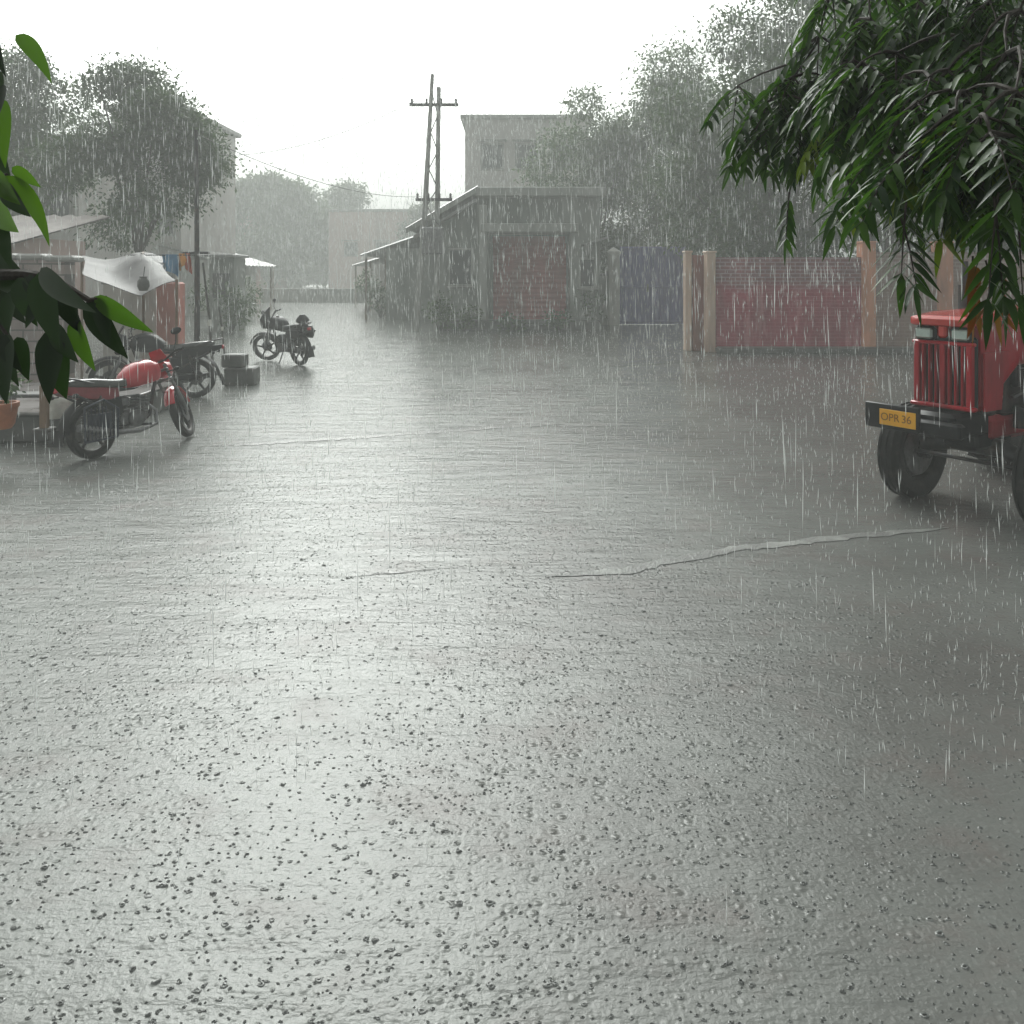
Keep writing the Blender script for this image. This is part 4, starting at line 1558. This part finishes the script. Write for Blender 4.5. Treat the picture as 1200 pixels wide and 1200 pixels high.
# sheds along the right side of the street
def shed(label, y0, y1, x_face, h_eave, h_back, depth, m, rz=0):
    t = empty('roadside_shed', (x_face, (y0 + y1) / 2, 0), rz, label, 'shed', 'sheds along the street')
    L_ = y1 - y0
    mb = MB()
    mb.box((depth / 2, 0, h_eave / 2), (depth, L_ - .1, h_eave))
    mb.build('wall', m, t, smooth=False)
    mb = MB()
    n = 24
    vs, fs = [], []
    for i in range(n + 1):
        y = -L_ / 2 - .2 + (L_ + .4) * i / n
        dz = .03 * (1 if i % 2 else -1)
        vs += [(-1.0, y, h_eave - .25 + dz), (depth + .3, y, h_back + dz), (-1.0, y, h_eave - .29 + dz), (depth + .3, y, h_back - .04 + dz)]
    for i in range(n):
        a = i * 4
        fs += [(a, a + 4, a + 5, a + 1), (a + 2, a + 3, a + 7, a + 6), (a, a + 2, a + 6, a + 4), (a + 1, a + 5, a + 7, a + 3)]
    fs += [(0, 1, 3, 2), (n * 4, n * 4 + 2, n * 4 + 3, n * 4 + 1)]
    mb.add(vs, fs)
    mb.build('roof', M['sheet_roof'], t, smooth=False)
    mb = MB()
    mb.box((-.03, 0, 1.1), (.08, 1.5, 2.2), bev=.01)
    mb.build('door', M['dark_wood'], t)
    for s in (-1, 1):
        mb = MB()
        mb.tube([(-.85, s * (L_ / 2 - .3), 0), (-.85, s * (L_ / 2 - .3), h_eave - .22)], .05, 7)
        mb.build('post', M['wood'], t)
    return t


shed('nearest roadside shed with bright sheet roof beyond the twin pole', 34.5, 40.5, -5.1, 2.9, 4.3, 3.5, M['house_wall'])
shed('middle roadside shed with lower rusty eave and plants in front', 41, 47.5, -6.0, 2.7, 3.9, 3.5, M['rose_wall'])
shed('farthest roadside shed close to the street end', 48, 55, -8.0, 2.6, 3.7, 3.5, M['pale_wall'])

shed('low shed on the left side of the street beyond the kiosk', 38, 44, -13.2, 2.5, 3.4, 3.0, M['limewash'], PI)
shed('farther left side shed with pale wall near the street end', 46, 53, -15.6, 2.6, 3.6, 3.0, M['rose_wall'], PI)

# end of the street
ew = empty('end_wall', (-16, 56, 0), 0, 'low dark wall closing the far end of the street', 'wall')
mb = MB()
mb.box((0, 0, .4), (15, .3, .8))
mb.build('masonry', M['house_wall'], ew, smooth=False)
mb = MB()
mb.box((0, 0, .84), (15.1, .4, .08), bev=.02)
mb.build('coping', M['concrete'], ew)

tg = 'trees closing the street'
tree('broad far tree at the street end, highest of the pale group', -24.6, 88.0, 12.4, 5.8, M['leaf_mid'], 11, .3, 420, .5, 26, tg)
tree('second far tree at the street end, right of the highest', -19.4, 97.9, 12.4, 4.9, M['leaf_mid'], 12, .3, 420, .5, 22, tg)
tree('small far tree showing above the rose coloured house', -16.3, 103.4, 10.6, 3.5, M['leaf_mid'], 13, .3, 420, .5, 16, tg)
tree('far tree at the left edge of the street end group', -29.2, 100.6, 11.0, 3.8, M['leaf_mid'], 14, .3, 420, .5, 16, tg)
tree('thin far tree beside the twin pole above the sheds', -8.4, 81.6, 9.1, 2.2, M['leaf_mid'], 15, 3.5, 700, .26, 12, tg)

tree('dark leafy street tree behind the tarp shelter', -10.6, 24.0, 8.2, 2.35, M['leaf_dark'], 21, 2.5, 2000, .135, 30, tr=.13)
tree('younger leafy tree left of the street tree behind the hut', -15.2, 26.5, 9.2, 2.4, M['leaf_dark'], 22, 3.2, 1500, .14, 20, tr=.14)
tg2 = 'hazy trees behind gate and brick wall'
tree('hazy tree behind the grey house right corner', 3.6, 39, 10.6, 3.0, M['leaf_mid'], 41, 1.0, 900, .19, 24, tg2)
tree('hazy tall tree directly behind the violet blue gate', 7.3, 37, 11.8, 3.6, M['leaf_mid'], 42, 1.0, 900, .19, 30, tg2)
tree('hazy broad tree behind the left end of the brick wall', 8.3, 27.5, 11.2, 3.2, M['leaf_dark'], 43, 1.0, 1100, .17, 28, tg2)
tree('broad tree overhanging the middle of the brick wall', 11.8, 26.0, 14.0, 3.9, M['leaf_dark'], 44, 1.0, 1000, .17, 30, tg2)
tree('tallest tree behind the wall beside the tractor', 16.6, 27.0, 15.0, 4.4, M['leaf_dark'], 45, 1.0, 900, .17, 30, tg2)

tree('big added tree shading the road, crown hanging over the tractor', 9.2, 13.6, 10.5, 4.1, M['leaf_dark'], 46, 4.3, 1100, .12, 36, tr=.2)  # extra tree, added to block sky and darken the right of the road
cs_, rs_ = [], []
tr_ = random.Random(77)
for i in range(34):
    cs_.append((-58 + 2.0 * i + tr_.uniform(-1, 1), 112 + tr_.uniform(-4, 4), tr_.uniform(1.0, 3.8)))
    rs_.append(tr_.uniform(2.2, 3.4))
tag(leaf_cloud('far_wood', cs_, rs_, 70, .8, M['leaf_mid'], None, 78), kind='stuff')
bg_ = 'bushes along the left street edge'
bush('pale flowering bush at left street edge beyond the blocks', -11.2, 35, 1.9, 1.1, M['leaf_mid'], 51, bg_, .18, 500)
bush('darker bush near the slim pole base', -8.9, 27, 1.5, .9, M['leaf_dark'], 52, bg_, .15, 600)
bush('taller bush beside the roadside kiosk', -10.1, 29.5, 2.3, 1.0, M['leaf_mid'], 53, bg_, .15, 600)
bg3 = 'potted street shrubs by the sheds'
bush('leafy shrub before the sheds, nearest the twin pole', -5.6, 36.5, 1.7, .75, M['leaf_dark'], 54, bg3, .18, 500)
bush('paler shrub before the middle shed', -7.0, 41.5, 2.2, .9, M['leaf_mid'], 55, bg3, .2, 450)
ks = empty('roadside_kiosk', ((256 - 600) / FPX * 27.5, 27.8, 0), 0, 'narrow grey kiosk with dark opening behind the slim pole', 'kiosk')
mb = MB()
mb.box((0, .6, 1.2), (.8, 1.2, 2.4))
mb.build('cabin', M['house_wall'], ks, smooth=False)
mb = MB()
mb.box((0, .45, 2.46), (1.0, 1.7, .1), bev=.02)
mb.build('roof', M['sheet_roof'], ks)
mb = MB()
mb.box((0, -.02, 1.5), (.56, .06, .8), bev=.01)
mb.build('hatch', M['window_dark'], ks)


# ------------------------------------------------------------------ neem tree over the right of the view
class Cloud:
    """collects many little quad strips as numpy arrays."""
    def __init__(self):
        self.V, self.Q, self.n = [], [], 0

    def add(self, v, q):
        self.V.append(np.asarray(v, float))
        self.Q.append(np.asarray(q, int) + self.n)
        self.n += len(v)

    def build(self, name, m, parent, smooth=True):
        return raw_mesh(name, np.concatenate(self.V), np.concatenate(self.Q), m, parent, smooth)


def nrm(v):
    return v / (np.linalg.norm(v) + 1e-9)


def leaf_strip(base, tip, width, up, sag, bend=0.0, seg=6, fold=.25, point=1.0):
    """one leaf blade: folded at the midrib, sagging, curved sideways."""
    base, tip = np.asarray(base, float), np.asarray(tip, float)
    ax = tip - base
    L_ = np.linalg.norm(ax)
    ax = ax / L_
    sd = nrm(np.cross(ax, up))
    nn = np.cross(sd, ax)
    vs = []
    for i in range(seg + 1):
        t = i / seg
        w_ = width * .5 * (math.sin(PI * min(1, t ** .75)) ** .8 * (1 - .25 * t) if 0 < t < 1 else 0.02)
        c = base + ax * L_ * t + np.array([0, 0, -1.0]) * sag * L_ * t * t + sd * bend * L_ * (t * (1 - t)) * 2
        vs += [c + sd * w_ + nn * w_ * fold, c, c - sd * w_ + nn * w_ * fold]
    q = []
    for i in range(seg):
        a = i * 3
        q += [(a, a + 1, a + 4, a + 3), (a + 1, a + 2, a + 5, a + 4)]
    return np.array(vs), q


def neem_frond(cl, base, direc, length, r, pairs=6, lw=.016, ll=.062, seg=5, stem=None):
    base = np.asarray(base, float)
    d = nrm(np.asarray(direc, float))
    up = nrm(np.array([r.uniform(-.3, .3), r.uniform(-.3, .3), 1.0]))
    pts = []
    p, dd = base.copy(), d.copy()
    n = pairs * 2
    for i in range(n + 1):
        pts.append(p.copy())
        dd = nrm(dd + np.array([0, 0, -.07]))
        p = p + dd * length / n
    if stem is not None:
        stem.append(pts)
    for k in range(pairs):
        i = 2 + int(k * (n - 2) / max(1, pairs - 1))
        i = min(i, n)
        t = nrm(pts[min(i + 1, n)] - pts[max(i - 1, 0)])
        s = nrm(np.cross(t, up))
        sc = ll * (1 - .25 * abs(k / pairs - .45)) * r.uniform(.85, 1.15)
        for sg in (-1, 1):
            a = nrm(s * sg * .85 + t * r.uniform(.35, .7) + np.array([0, 0, -.25]) + np.array([r.uniform(-.12, .12) for _ in range(3)]))
            v, q = leaf_strip(pts[i], pts[i] + a * sc, lw, nrm(up + s * sg * .2), r.uniform(.1, .35), bend=-sg * .12, seg=seg)
            cl.add(v, q)
    t = nrm(pts[n] - pts[n - 1])
    v, q = leaf_strip(pts[n], pts[n] + t * ll, lw, up, .2, seg=seg)
    cl.add(v, q)


nt_loc = Vector((5.6, 5.2, 0))
neem = empty('neem_tree', nt_loc, 0, 'dark green neem tree whose feathery sprays hang in at top right', 'tree')
nr = random.Random(5)
limbs = MB()


def limb(pts, r0, r1, n=7):
    m_ = len(pts)
    limbs.tube([Vector(p) - nt_loc for p in pts], [r0 + (r1 - r0) * i / (m_ - 1) for i in range(m_)], n)


limb([(5.6, 5.2, -.1), (5.55, 5.15, 1.6), (5.4, 5.1, 3.0), (5.1, 5.3, 4.6), (4.8, 5.6, 6.2)], .24, .1, 12)
limb([(5.45, 5.1, 2.6), (4.3, 4.2, 3.5), (3.0, 3.3, 3.75), (1.9, 2.7, 3.5), (1.1, 2.3, 3.15), (.55, 2.1, 2.95)], .1, .012)
limb([(3.0, 3.3, 3.75), (2.2, 2.2, 3.5), (1.5, 1.7, 3.0), (1.05, 1.45, 2.6)], .05, .01)
limb([(2.2, 2.2, 3.5), (1.5, 1.5, 2.95), (.95, 1.25, 2.5), (.8, 1.2, 2.25)], .03, .006)
limb([(1.9, 2.7, 3.5), (1.6, 2.8, 2.9), (1.3, 2.75, 2.55)], .03, .008)
limb([(5.3, 5.1, 3.3), (4.2, 6.4, 4.6), (3.2, 7.4, 5.3)], .09, .03)
limb([(5.3, 5.1, 3.4), (6.6, 6.4, 4.9), (7.3, 7.2, 5.6)], .09, .03)
limb([(4.3, 4.2, 3.5), (3.6, 4.8, 3.9), (2.8, 5.2, 3.9)], .05, .02)
dark_cl, young_cl, bronze_cl = Cloud(), Cloud(), Cloud()
stems = []


def spray(cl, p, nfr, length, spread, down, **kw):
    """a twig end: a whorl of drooping fronds."""
    for k in range(nfr):
        a = 2 * PI * k / nfr + nr.uniform(-.5, .5)
        d = (math.cos(a) * spread, math.sin(a) * spread * .8, -down + nr.uniform(-.35, .35))
        neem_frond(cl, np.array(p) - np.array(nt_loc), d, length * nr.uniform(.8, 1.15), nr, stem=stems, **kw)


# near sprays: (px, py of the twig end, distance, fronds, kind)
near = []
for (px, py, d, nf, kind) in [(a_, (b_ if b_ < 100 else b_ - (42 if a_ > 1000 else 72) * min(1, (b_ - 100) / 60)), c_, d_, e_) for (a_, b_, c_, d_, e_) in [
    (905, 205, 2.3, 8, 0), (945, 215, 2.2, 8, 0), (890, 235, 2.35, 6, 0), (930, 250, 2.3, 7, 0), (985, 215, 2.1, 6, 1),
    (965, 180, 2.3, 8, 0), (1010, 190, 1.9, 8, 0), (1060, 215, 1.7, 8, 0), (1040, 230, 1.6, 6, 0), (1100, 200, 1.5, 7, 0),
    (1120, 190, 1.45, 5, 1), (1160, 205, 1.3, 6, 0), (1150, 185, 1.35, 6, 0), (1190, 215, 1.4, 6, 0), (1075, 180, 1.6, 8, 0),
    (1030, 150, 1.9, 8, 0), (1090, 130, 1.7, 8, 0), (1150, 120, 1.6, 8, 0), (1190, 150, 1.4, 7, 0), (985, 120, 2.1, 7, 0),
    (1050, 80, 1.9, 8, 0), (1120, 60, 1.8, 8, 0), (1180, 70, 1.6, 8, 0), (1000, 50, 2.2, 7, 0), (940, 130, 2.4, 6, 0),
    (1080, 20, 2.0, 8, 0), (1160, 10, 1.8, 8, 0), (900, 165, 2.5, 6, 0), (865, 190, 2.5, 4, 0), (840, 185, 2.5, 3, 0),
    (1225, 240, 1.3, 5, 0), (1060, 240, 1.45, 5, 0), (960, 60, 2.3, 6, 0), (910, 70, 2.5, 5, 0), (1030, 0, 2.2, 7, 0), (1215, 120, 1.5, 7, 0),
    (1130, 160, 1.6, 7, 0), (960, 245, 2.2, 5, 0), (1000, 240, 1.9, 5, 0), (1195, 20, 1.7, 8, 0), (975, 10, 2.3, 6, 0), (1010, 90, 1.9, 8, 0), (1060, 120, 1.8, 8, 0), (1110, 100, 1.7, 8, 0), (1150, 60, 1.7, 8, 0), (1200, 100, 1.6, 8, 0), (1070, 50, 2.0, 8, 0), (1020, 40, 2.1, 7, 0), (1110, 0, 1.9, 8, 0), (1190, -30, 1.8, 8, 0), (1130, 150, 1.5, 7, 0), (1000, 160, 2.0, 7, 0), (930, 180, 2.3, 7, 0), (1180, 190, 1.45, 6, 0),
]]:
    if px < 1010 and py > 60 and nr.random() < .38:
        continue
    p = P(px, py - (18 if px < 1130 else 8), d)
    near.append(p)
    spray((dark_cl, young_cl)[kind], p, nf, .155, .85, .45, pairs=6)
# single hanging leaves reaching lower
for (px, py, d, dx, dz, ln, cl) in [(1170, 225, 1.2, -.12, -1, .15, dark_cl), (1165, 230, 1.2, .15, -1, .14, dark_cl), (1062, 235, 1.4, -.15, -1, .12, dark_cl),
                                    (1056, 255, 1.4, .3, -1, .11, dark_cl), (925, 225, 2.2, -.1, -1, .12, dark_cl), (1140, 300, 1.6, .0, -1, .10, bronze_cl),
                                    (1155, 305, 1.6, .3, -1, .09, bronze_cl), (1190, 220, 1.2, .1, -1, .15, dark_cl), (1120, 200, 1.5, -.3, -1, .12, young_cl), (990, 195, 2.0, .2, -1, .12, young_cl), (1150, 170, 1.5, .2, -1, .14, young_cl), (1130, 180, 1.5, -.1, -1, .12, young_cl)]:
    neem_frond(cl, np.array(P(px, py, d)) - np.array(nt_loc), (dx, nr.uniform(-.2, .2), dz), ln, nr, stem=stems)
# twigs joining the sprays to the limbs
src = [Vector(q) for q in [(1.9, 2.7, 3.5), (1.1, 2.3, 3.15), (1.5, 1.7, 3.0), (1.05, 1.45, 2.6), (.95, 1.25, 2.5), (1.3, 2.75, 2.55), (1.6, 2.8, 2.9), (.55, 2.1, 2.95)]]
joined = list(src)
for p in sorted(near, key=lambda q: min((q - u).length for u in src)):
    up_ = [q for q in joined if q.z > p.z - .05] or joined
    s = min(up_, key=lambda q: (q - p).length)
    side_ = Vector((nr.uniform(-.5, .5), nr.uniform(-.5, .5), .5)) * (s - p).length * .3
    limb([s, s.lerp(p, .35) + side_ * .8, s.lerp(p, .7) + side_ * .7, p], .005, .002, 5)
    joined.append(p)
# upper crown, out of the frame and overhead
for k in range(150):
    a, e = nr.uniform(0, 2 * PI), nr.uniform(-.5, 1.0)
    q = nr.uniform(.5, 1)
    c = Vector((5.0 + 3.3 * q * math.cos(a), 6.4 + 3.6 * q * math.sin(a), 6.0 + 2.2 * q * e))
    if c.z < 3.4 + .32 * max(0, c.y - 4) and abs(c.x / max(c.y, .1)) < .62:
        continue
    spray(dark_cl, c, 7, .42, .9, .3, pairs=5, lw=.05, ll=.16, seg=2)
dark_cl.build('crown', M['leaf_neem'], neem)
young_cl.build('young_leaves', M['leaf_young'], neem)
bronze_cl.build('bronze_leaves', M['leaf_bronze'], neem)
for st_ in stems[:420]:
    limbs.tube([st_[0], st_[len(st_) // 2], st_[-1]], [.0022, .0016, .0008], 4, cap=False)
limbs.build('trunk', M['bark'], neem)

# ------------------------------------------------------------------ broad-leaved tree at the left edge
bl_loc = Vector((-2.6, 1.9, 0))
blt = empty('mango_tree', bl_loc, 0, 'glossy broad leaved tree branch reaching in at the left edge', 'tree')
br = random.Random(9)
bc, byc = Cloud(), Cloud()
tw = MB()


def btube(pts, r0, r1, n=7):
    m_ = len(pts)
    tw.tube([Vector(p) - bl_loc for p in pts], [r0 + (r1 - r0) * i / (m_ - 1) for i in range(m_)], n)


def broad(a, b, width, d0, d1, sag=.12, bend=.05, young=False):
    A, B_ = P(a[0], a[1], d0), P(b[0], b[1], d1)
    v, q = leaf_strip(np.array(A - bl_loc), np.array(B_ - bl_loc), width, nrm(np.array([br.uniform(-.35, .35), -.95 + br.uniform(-.3, .3), .35])), sag, bend, seg=10, fold=.3)
    (byc if young else bc).add(v, q)


btube([(-2.6, 1.9, -.1), (-2.55, 1.9, 1.2), (-2.4, 1.85, 2.2), (-2.2, 1.9, 3.4)], .12, .05, 10)
btube([(-2.5, 1.9, 1.5), (-1.6, 1.6, 1.95), P(-40, 322, 1.3), P(30, 322, 1.25), P(62, 326, 1.22), P(105, 352, 1.2), P(125, 348, 1.2)], .014, .002)
btube([(-2.45, 1.88, 1.9), (-1.5, 1.5, 2.2), P(-40, 215, 1.3), P(8, 205, 1.25)], .014, .003)
btube([P(30, 322, 1.25), P(55, 350, 1.22), P(70, 385, 1.2)], .005, .002, 5)
btube([P(-40, 322, 1.3), P(-5, 370, 1.25), P(10, 395, 1.22)], .008, .003, 5)
for args in [((4, 206), (58, 282), .028, 1.25, 1.18, .05, -.15, True), ((14, 196), (48, 214), .02, 1.25, 1.25, .15, .05, True), ((-8, 235), (22, 262), .04, 1.28, 1.2, .1, .1, True),
             ((0, 258), (14, 305), .026, 1.26, 1.2), ((48, 314), (113, 346), .03, 1.2, 1.08, .12, .12), ((110, 348), (180, 378), .028, 1.2, 1.16, .12, .08, True),
             ((45, 320), (70, 395), .042, 1.22, 1.15), ((102, 352), (150, 410), .036, 1.2, 1.18, .12, .1), ((84, 374), (112, 426), .03, 1.22, 1.16, .1, .05, True),
             ((66, 382), (58, 462), .044, 1.2, 1.14), ((58, 388), (78, 458), .05, 1.21, 1.18), ((6, 392), (8, 462), .042, 1.22, 1.15), ((-10, 360), (22, 440), .045, 1.25, 1.2),
             ((-6, 322), (36, 338), .03, 1.3, 1.22), ((0, 330), (30, 370), .035, 1.3, 1.25), ((20, 326), (44, 374), .034, 1.24, 1.2), ((55, 345), (30, 380), .03, 1.22, 1.2),
             ((60, 328), (100, 384), .034, 1.24, 1.2), ((118, 350), (128, 398), .026, 1.2, 1.17), ((30, 322), (52, 352), .022, 1.24, 1.2), ((82, 338), (92, 372), .02, 1.2, 1.2), ((-4, 392), (26, 428), .026, 1.22, 1.18), ((62, 380), (92, 418), .028, 1.2, 1.16, .1, .1), ((20, 395), (34, 440), .03, 1.22, 1.2), ((14, 340), (10, 384), .03, 1.24, 1.2), ((-8, 200), (24, 232), .03, 1.25, 1.2, .1, .1, True), ((2, 214), (36, 246), .03, 1.25, 1.2, .1, .1), ((-12, 300), (30, 316), .03, 1.3, 1.26)]:
    broad(*args)
# leaves higher up and out to the left
for k in range(34):
    px, py = br.uniform(-130, 22), br.uniform(10, 190)
    d = br.uniform(1.2, 1.6)
    a = br.uniform(-.4, .8)
    broad((px, py), (px + 60 * math.sin(a), py + 65 * math.cos(a)), .034, d, d - .05, br.uniform(0, .2), br.uniform(-.12, .12), br.random() < .3)
for k in range(420):
    a, q = br.uniform(0, 2 * PI), br.uniform(.3, 1)
    c = Vector((-2.7 + 1.25 * q * math.cos(a), 1.7 + 1.2 * q * math.sin(a), 3.1 + br.uniform(-1.4, 1.6)))
    if c.y > 0 and c.x / c.y > -.66:
        continue
    t = c + Vector((br.uniform(-.1, .1), br.uniform(-.1, .1), -.13))
    v, q2 = leaf_strip(np.array(c - bl_loc), np.array(t - bl_loc), .05, nrm(np.array([br.uniform(-.5, .5), br.uniform(-.5, .5), .8])), .1, 0, seg=4)
    bc.add(v, q2)
bc.build('crown', M['leaf_broad'], blt)
byc.build('young_leaves', leaf_mat('leaf_broad_young', (0.04, 0.09, 0.012), (0.08, 0.15, 0.02), .25, .35), blt)
tw.build('trunk', M['bark'], blt)

# ------------------------------------------------------------------ rain
def rain_material():
    m, nt, b = new_mat('rain_water')
    N, L = nt.nodes, nt.links
    t = N.new('ShaderNodeBsdfTranslucent')
    t.inputs['Color'].default_value = (.93, .95, .94, 1)
    b.inputs['Base Color'].default_value = (.9, .92, .91, 1)
    b.inputs['Roughness'].default_value = .15
    ms = N.new('ShaderNodeMixShader')
    ms.inputs['Fac'].default_value = .5
    L.new(b.outputs[0], ms.inputs[1])
    L.new(t.outputs[0], ms.inputs[2])
    tp = N.new('ShaderNodeBsdfTransparent')
    m2 = N.new('ShaderNodeMixShader')
    m2.inputs['Fac'].default_value = .35
    L.new(ms.outputs[0], m2.inputs[1])
    L.new(tp.outputs[0], m2.inputs[2])
    L.new(m2.outputs[0], N['Material Output'].inputs['Surface'])
    return m


M['rain'] = rain_material()


def spindles(p, length, rad, tilt, lean=None):
    """n thin falling drops: 3-sided spindles. p (n,3) is the middle."""
    n = len(p)
    ax = np.stack([tilt[:, 0], tilt[:, 1], -np.ones(n)], 1)
    ax /= np.linalg.norm(ax, axis=1)[:, None]
    s1 = np.cross(ax, np.array([0, 1.0, 0]))
    s1 /= np.linalg.norm(s1, axis=1)[:, None]
    s2 = np.cross(ax, s1)
    a = p - ax * length[:, None] * .5
    z = p + ax * length[:, None] * .5
    c = p + ax * length[:, None] * .1
    k = [c + (s1 * math.cos(w_) + s2 * math.sin(w_)) * rad[:, None] for w_ in (0, 2 * PI / 3, 4 * PI / 3)]
    v = np.stack([a, *k, z], 1).reshape(-1, 3)
    tri = np.array([(0, 1, 2), (0, 2, 3), (0, 3, 1), (4, 2, 1), (4, 3, 2), (4, 1, 3)])
    f = (np.arange(n)[:, None, None] * 5 + tri[None]).reshape(-1, 3)
    return v, f


nR = 70000
ry = 2.2 + 50 * rng.random(nR) ** .8
rp = np.stack([(rng.random(nR) * 2 - 1) * np.minimum(.75 * ry + 2, 26), ry, rng.uniform(0.05, 1, nR) * np.minimum(3.2 + .34 * ry, 11)], 1)
near_n = 110
rp2 = np.stack([rng.uniform(-2.2, 2.2, near_n), rng.uniform(1.3, 3.5, near_n), rng.uniform(.2, 3.2, near_n)], 1)
rp = np.concatenate([rp, rp2])
n_low = 12000
ly = 3.2 + 24 * rng.random(n_low) ** 1.1
lowp = np.stack([(rng.random(n_low) * 2 - 1) * (.64 * ly + .5), ly, rng.uniform(.01, .12, n_low)], 1)
dd = rp[:, 1]
ln = np.clip(np.exp(rng.normal(-2.45, .5, len(rp))), .025, .3) * (1 + dd * .03)
rd = (0.0008 + .00018 * np.minimum(dd, 40)) * rng.uniform(.5, 1.7, len(rp))
tl_ = np.stack([rng.normal(.015, .03, len(rp)), rng.normal(0, .03, len(rp))], 1)
# drops thrown back up from the water
rp = np.concatenate([rp, lowp])
ln = np.concatenate([ln, rng.uniform(.02, .07, n_low)])
rd = np.concatenate([rd, (.0010 + .00016 * ly) * rng.uniform(.6, 1.4, n_low)])
tl_ = np.concatenate([tl_, rng.normal(0, .12, (n_low, 2))])
v, f = spindles(rp, ln, rd, tl_)
tag(raw_mesh('rain', v, f, M['rain']), kind='stuff')

# splashes: little craters with a rim and a jet on the water
def splashes():
    n = 26000
    y = 2.0 + 20 * rng.random(n) ** 1.35
    x = (rng.random(n) * 2 - 1) * (y * .64 + .4)
    # half of the impacts gather in drifts where the film of water is thinner
    k = n // 2
    cc = rng.integers(k, n, k)
    x[:k] = x[cc] + rng.normal(0, .16, k)
    y[:k] = y[cc] + rng.normal(0, .11, k)
    y = np.maximum(y, 1.7)
    V, Fq = [], []
    K = 7
    rad = rng.uniform(.0025, .0045, n) * (1 + 1.1 * rng.random(n) ** 4)
    hgt = rad * rng.uniform(.15, .6, n)
    ang = np.arange(K) * 2 * PI / K
    jit = 1 + .3 * rng.normal(size=(n, K))
    hj = np.clip(1 + .45 * rng.normal(size=(n, K)), .2, 2)
    ca, sa = np.cos(ang)[None], np.sin(ang)[None]
    zero = np.full((n, K), -.002)

    def ringv(k, z):
        r_ = rad[:, None] * k * jit
        return np.stack([x[:, None] + r_ * ca * 1.25, y[:, None] + r_ * sa, z], 2)
    o = ringv(1.25, zero)
    t = ringv(1.0, hgt[:, None] * hj)
    i = ringv(.55, np.full((n, K), .002))
    v = np.concatenate([o, t, i], 1)
    q = []
    for a in range(2):
        for k in range(K):
            j = (k + 1) % K
            q.append((a * K + k, a * K + j, (a + 1) * K + j, (a + 1) * K + k))
    q = np.array(q)
    f = (np.arange(n)[:, None, None] * (3 * K) + q[None]).reshape(-1, 4)
    return v.reshape(-1, 3), f


M['splash'] = mat('splash_water', (0.165, 0.172, 0.165), 0.1, 0.3, 20)
v, f = splashes()
tag(raw_mesh('rain_splashes', v, f, M['splash'], smooth=True), kind='stuff')

# ------------------------------------------------------------------ haze
m = bpy.data.materials.new('rain_haze')
m.use_nodes = True
nt = m.node_tree
nt.nodes.remove(nt.nodes['Principled BSDF'])
pv = nt.nodes.new('ShaderNodeVolumePrincipled')
pv.inputs['Color'].default_value = (.93, .95, .93, 1)
pv.inputs['Density'].default_value = 0.0092
pv.inputs['Anisotropy'].default_value = 0.0
nt.links.new(pv.outputs[0], nt.nodes['Material Output'].inputs['Volume'])
hz = MB().box((0, 64, 7.0), (176, 158, 16.0)).build('haze', m, smooth=False)
tag(hz, kind='stuff')

# ------------------------------------------------------------------ render settings
scene.render.engine = 'CYCLES'
c = scene.cycles
c.use_denoising = True
c.use_adaptive_sampling = True
c.adaptive_threshold = 0.02
c.max_bounces = 6
c.diffuse_bounces = 3
c.glossy_bounces = 3
c.transmission_bounces = 3
c.volume_bounces = 2
c.transparent_max_bounces = 8
c.caustics_reflective = False
c.caustics_refractive = False
c.sample_clamp_indirect = 6
scene.view_settings.view_transform = 'Standard'
scene.view_settings.look = 'None'
scene.view_settings.exposure = 0.35
scene.view_settings.gamma = 1.0
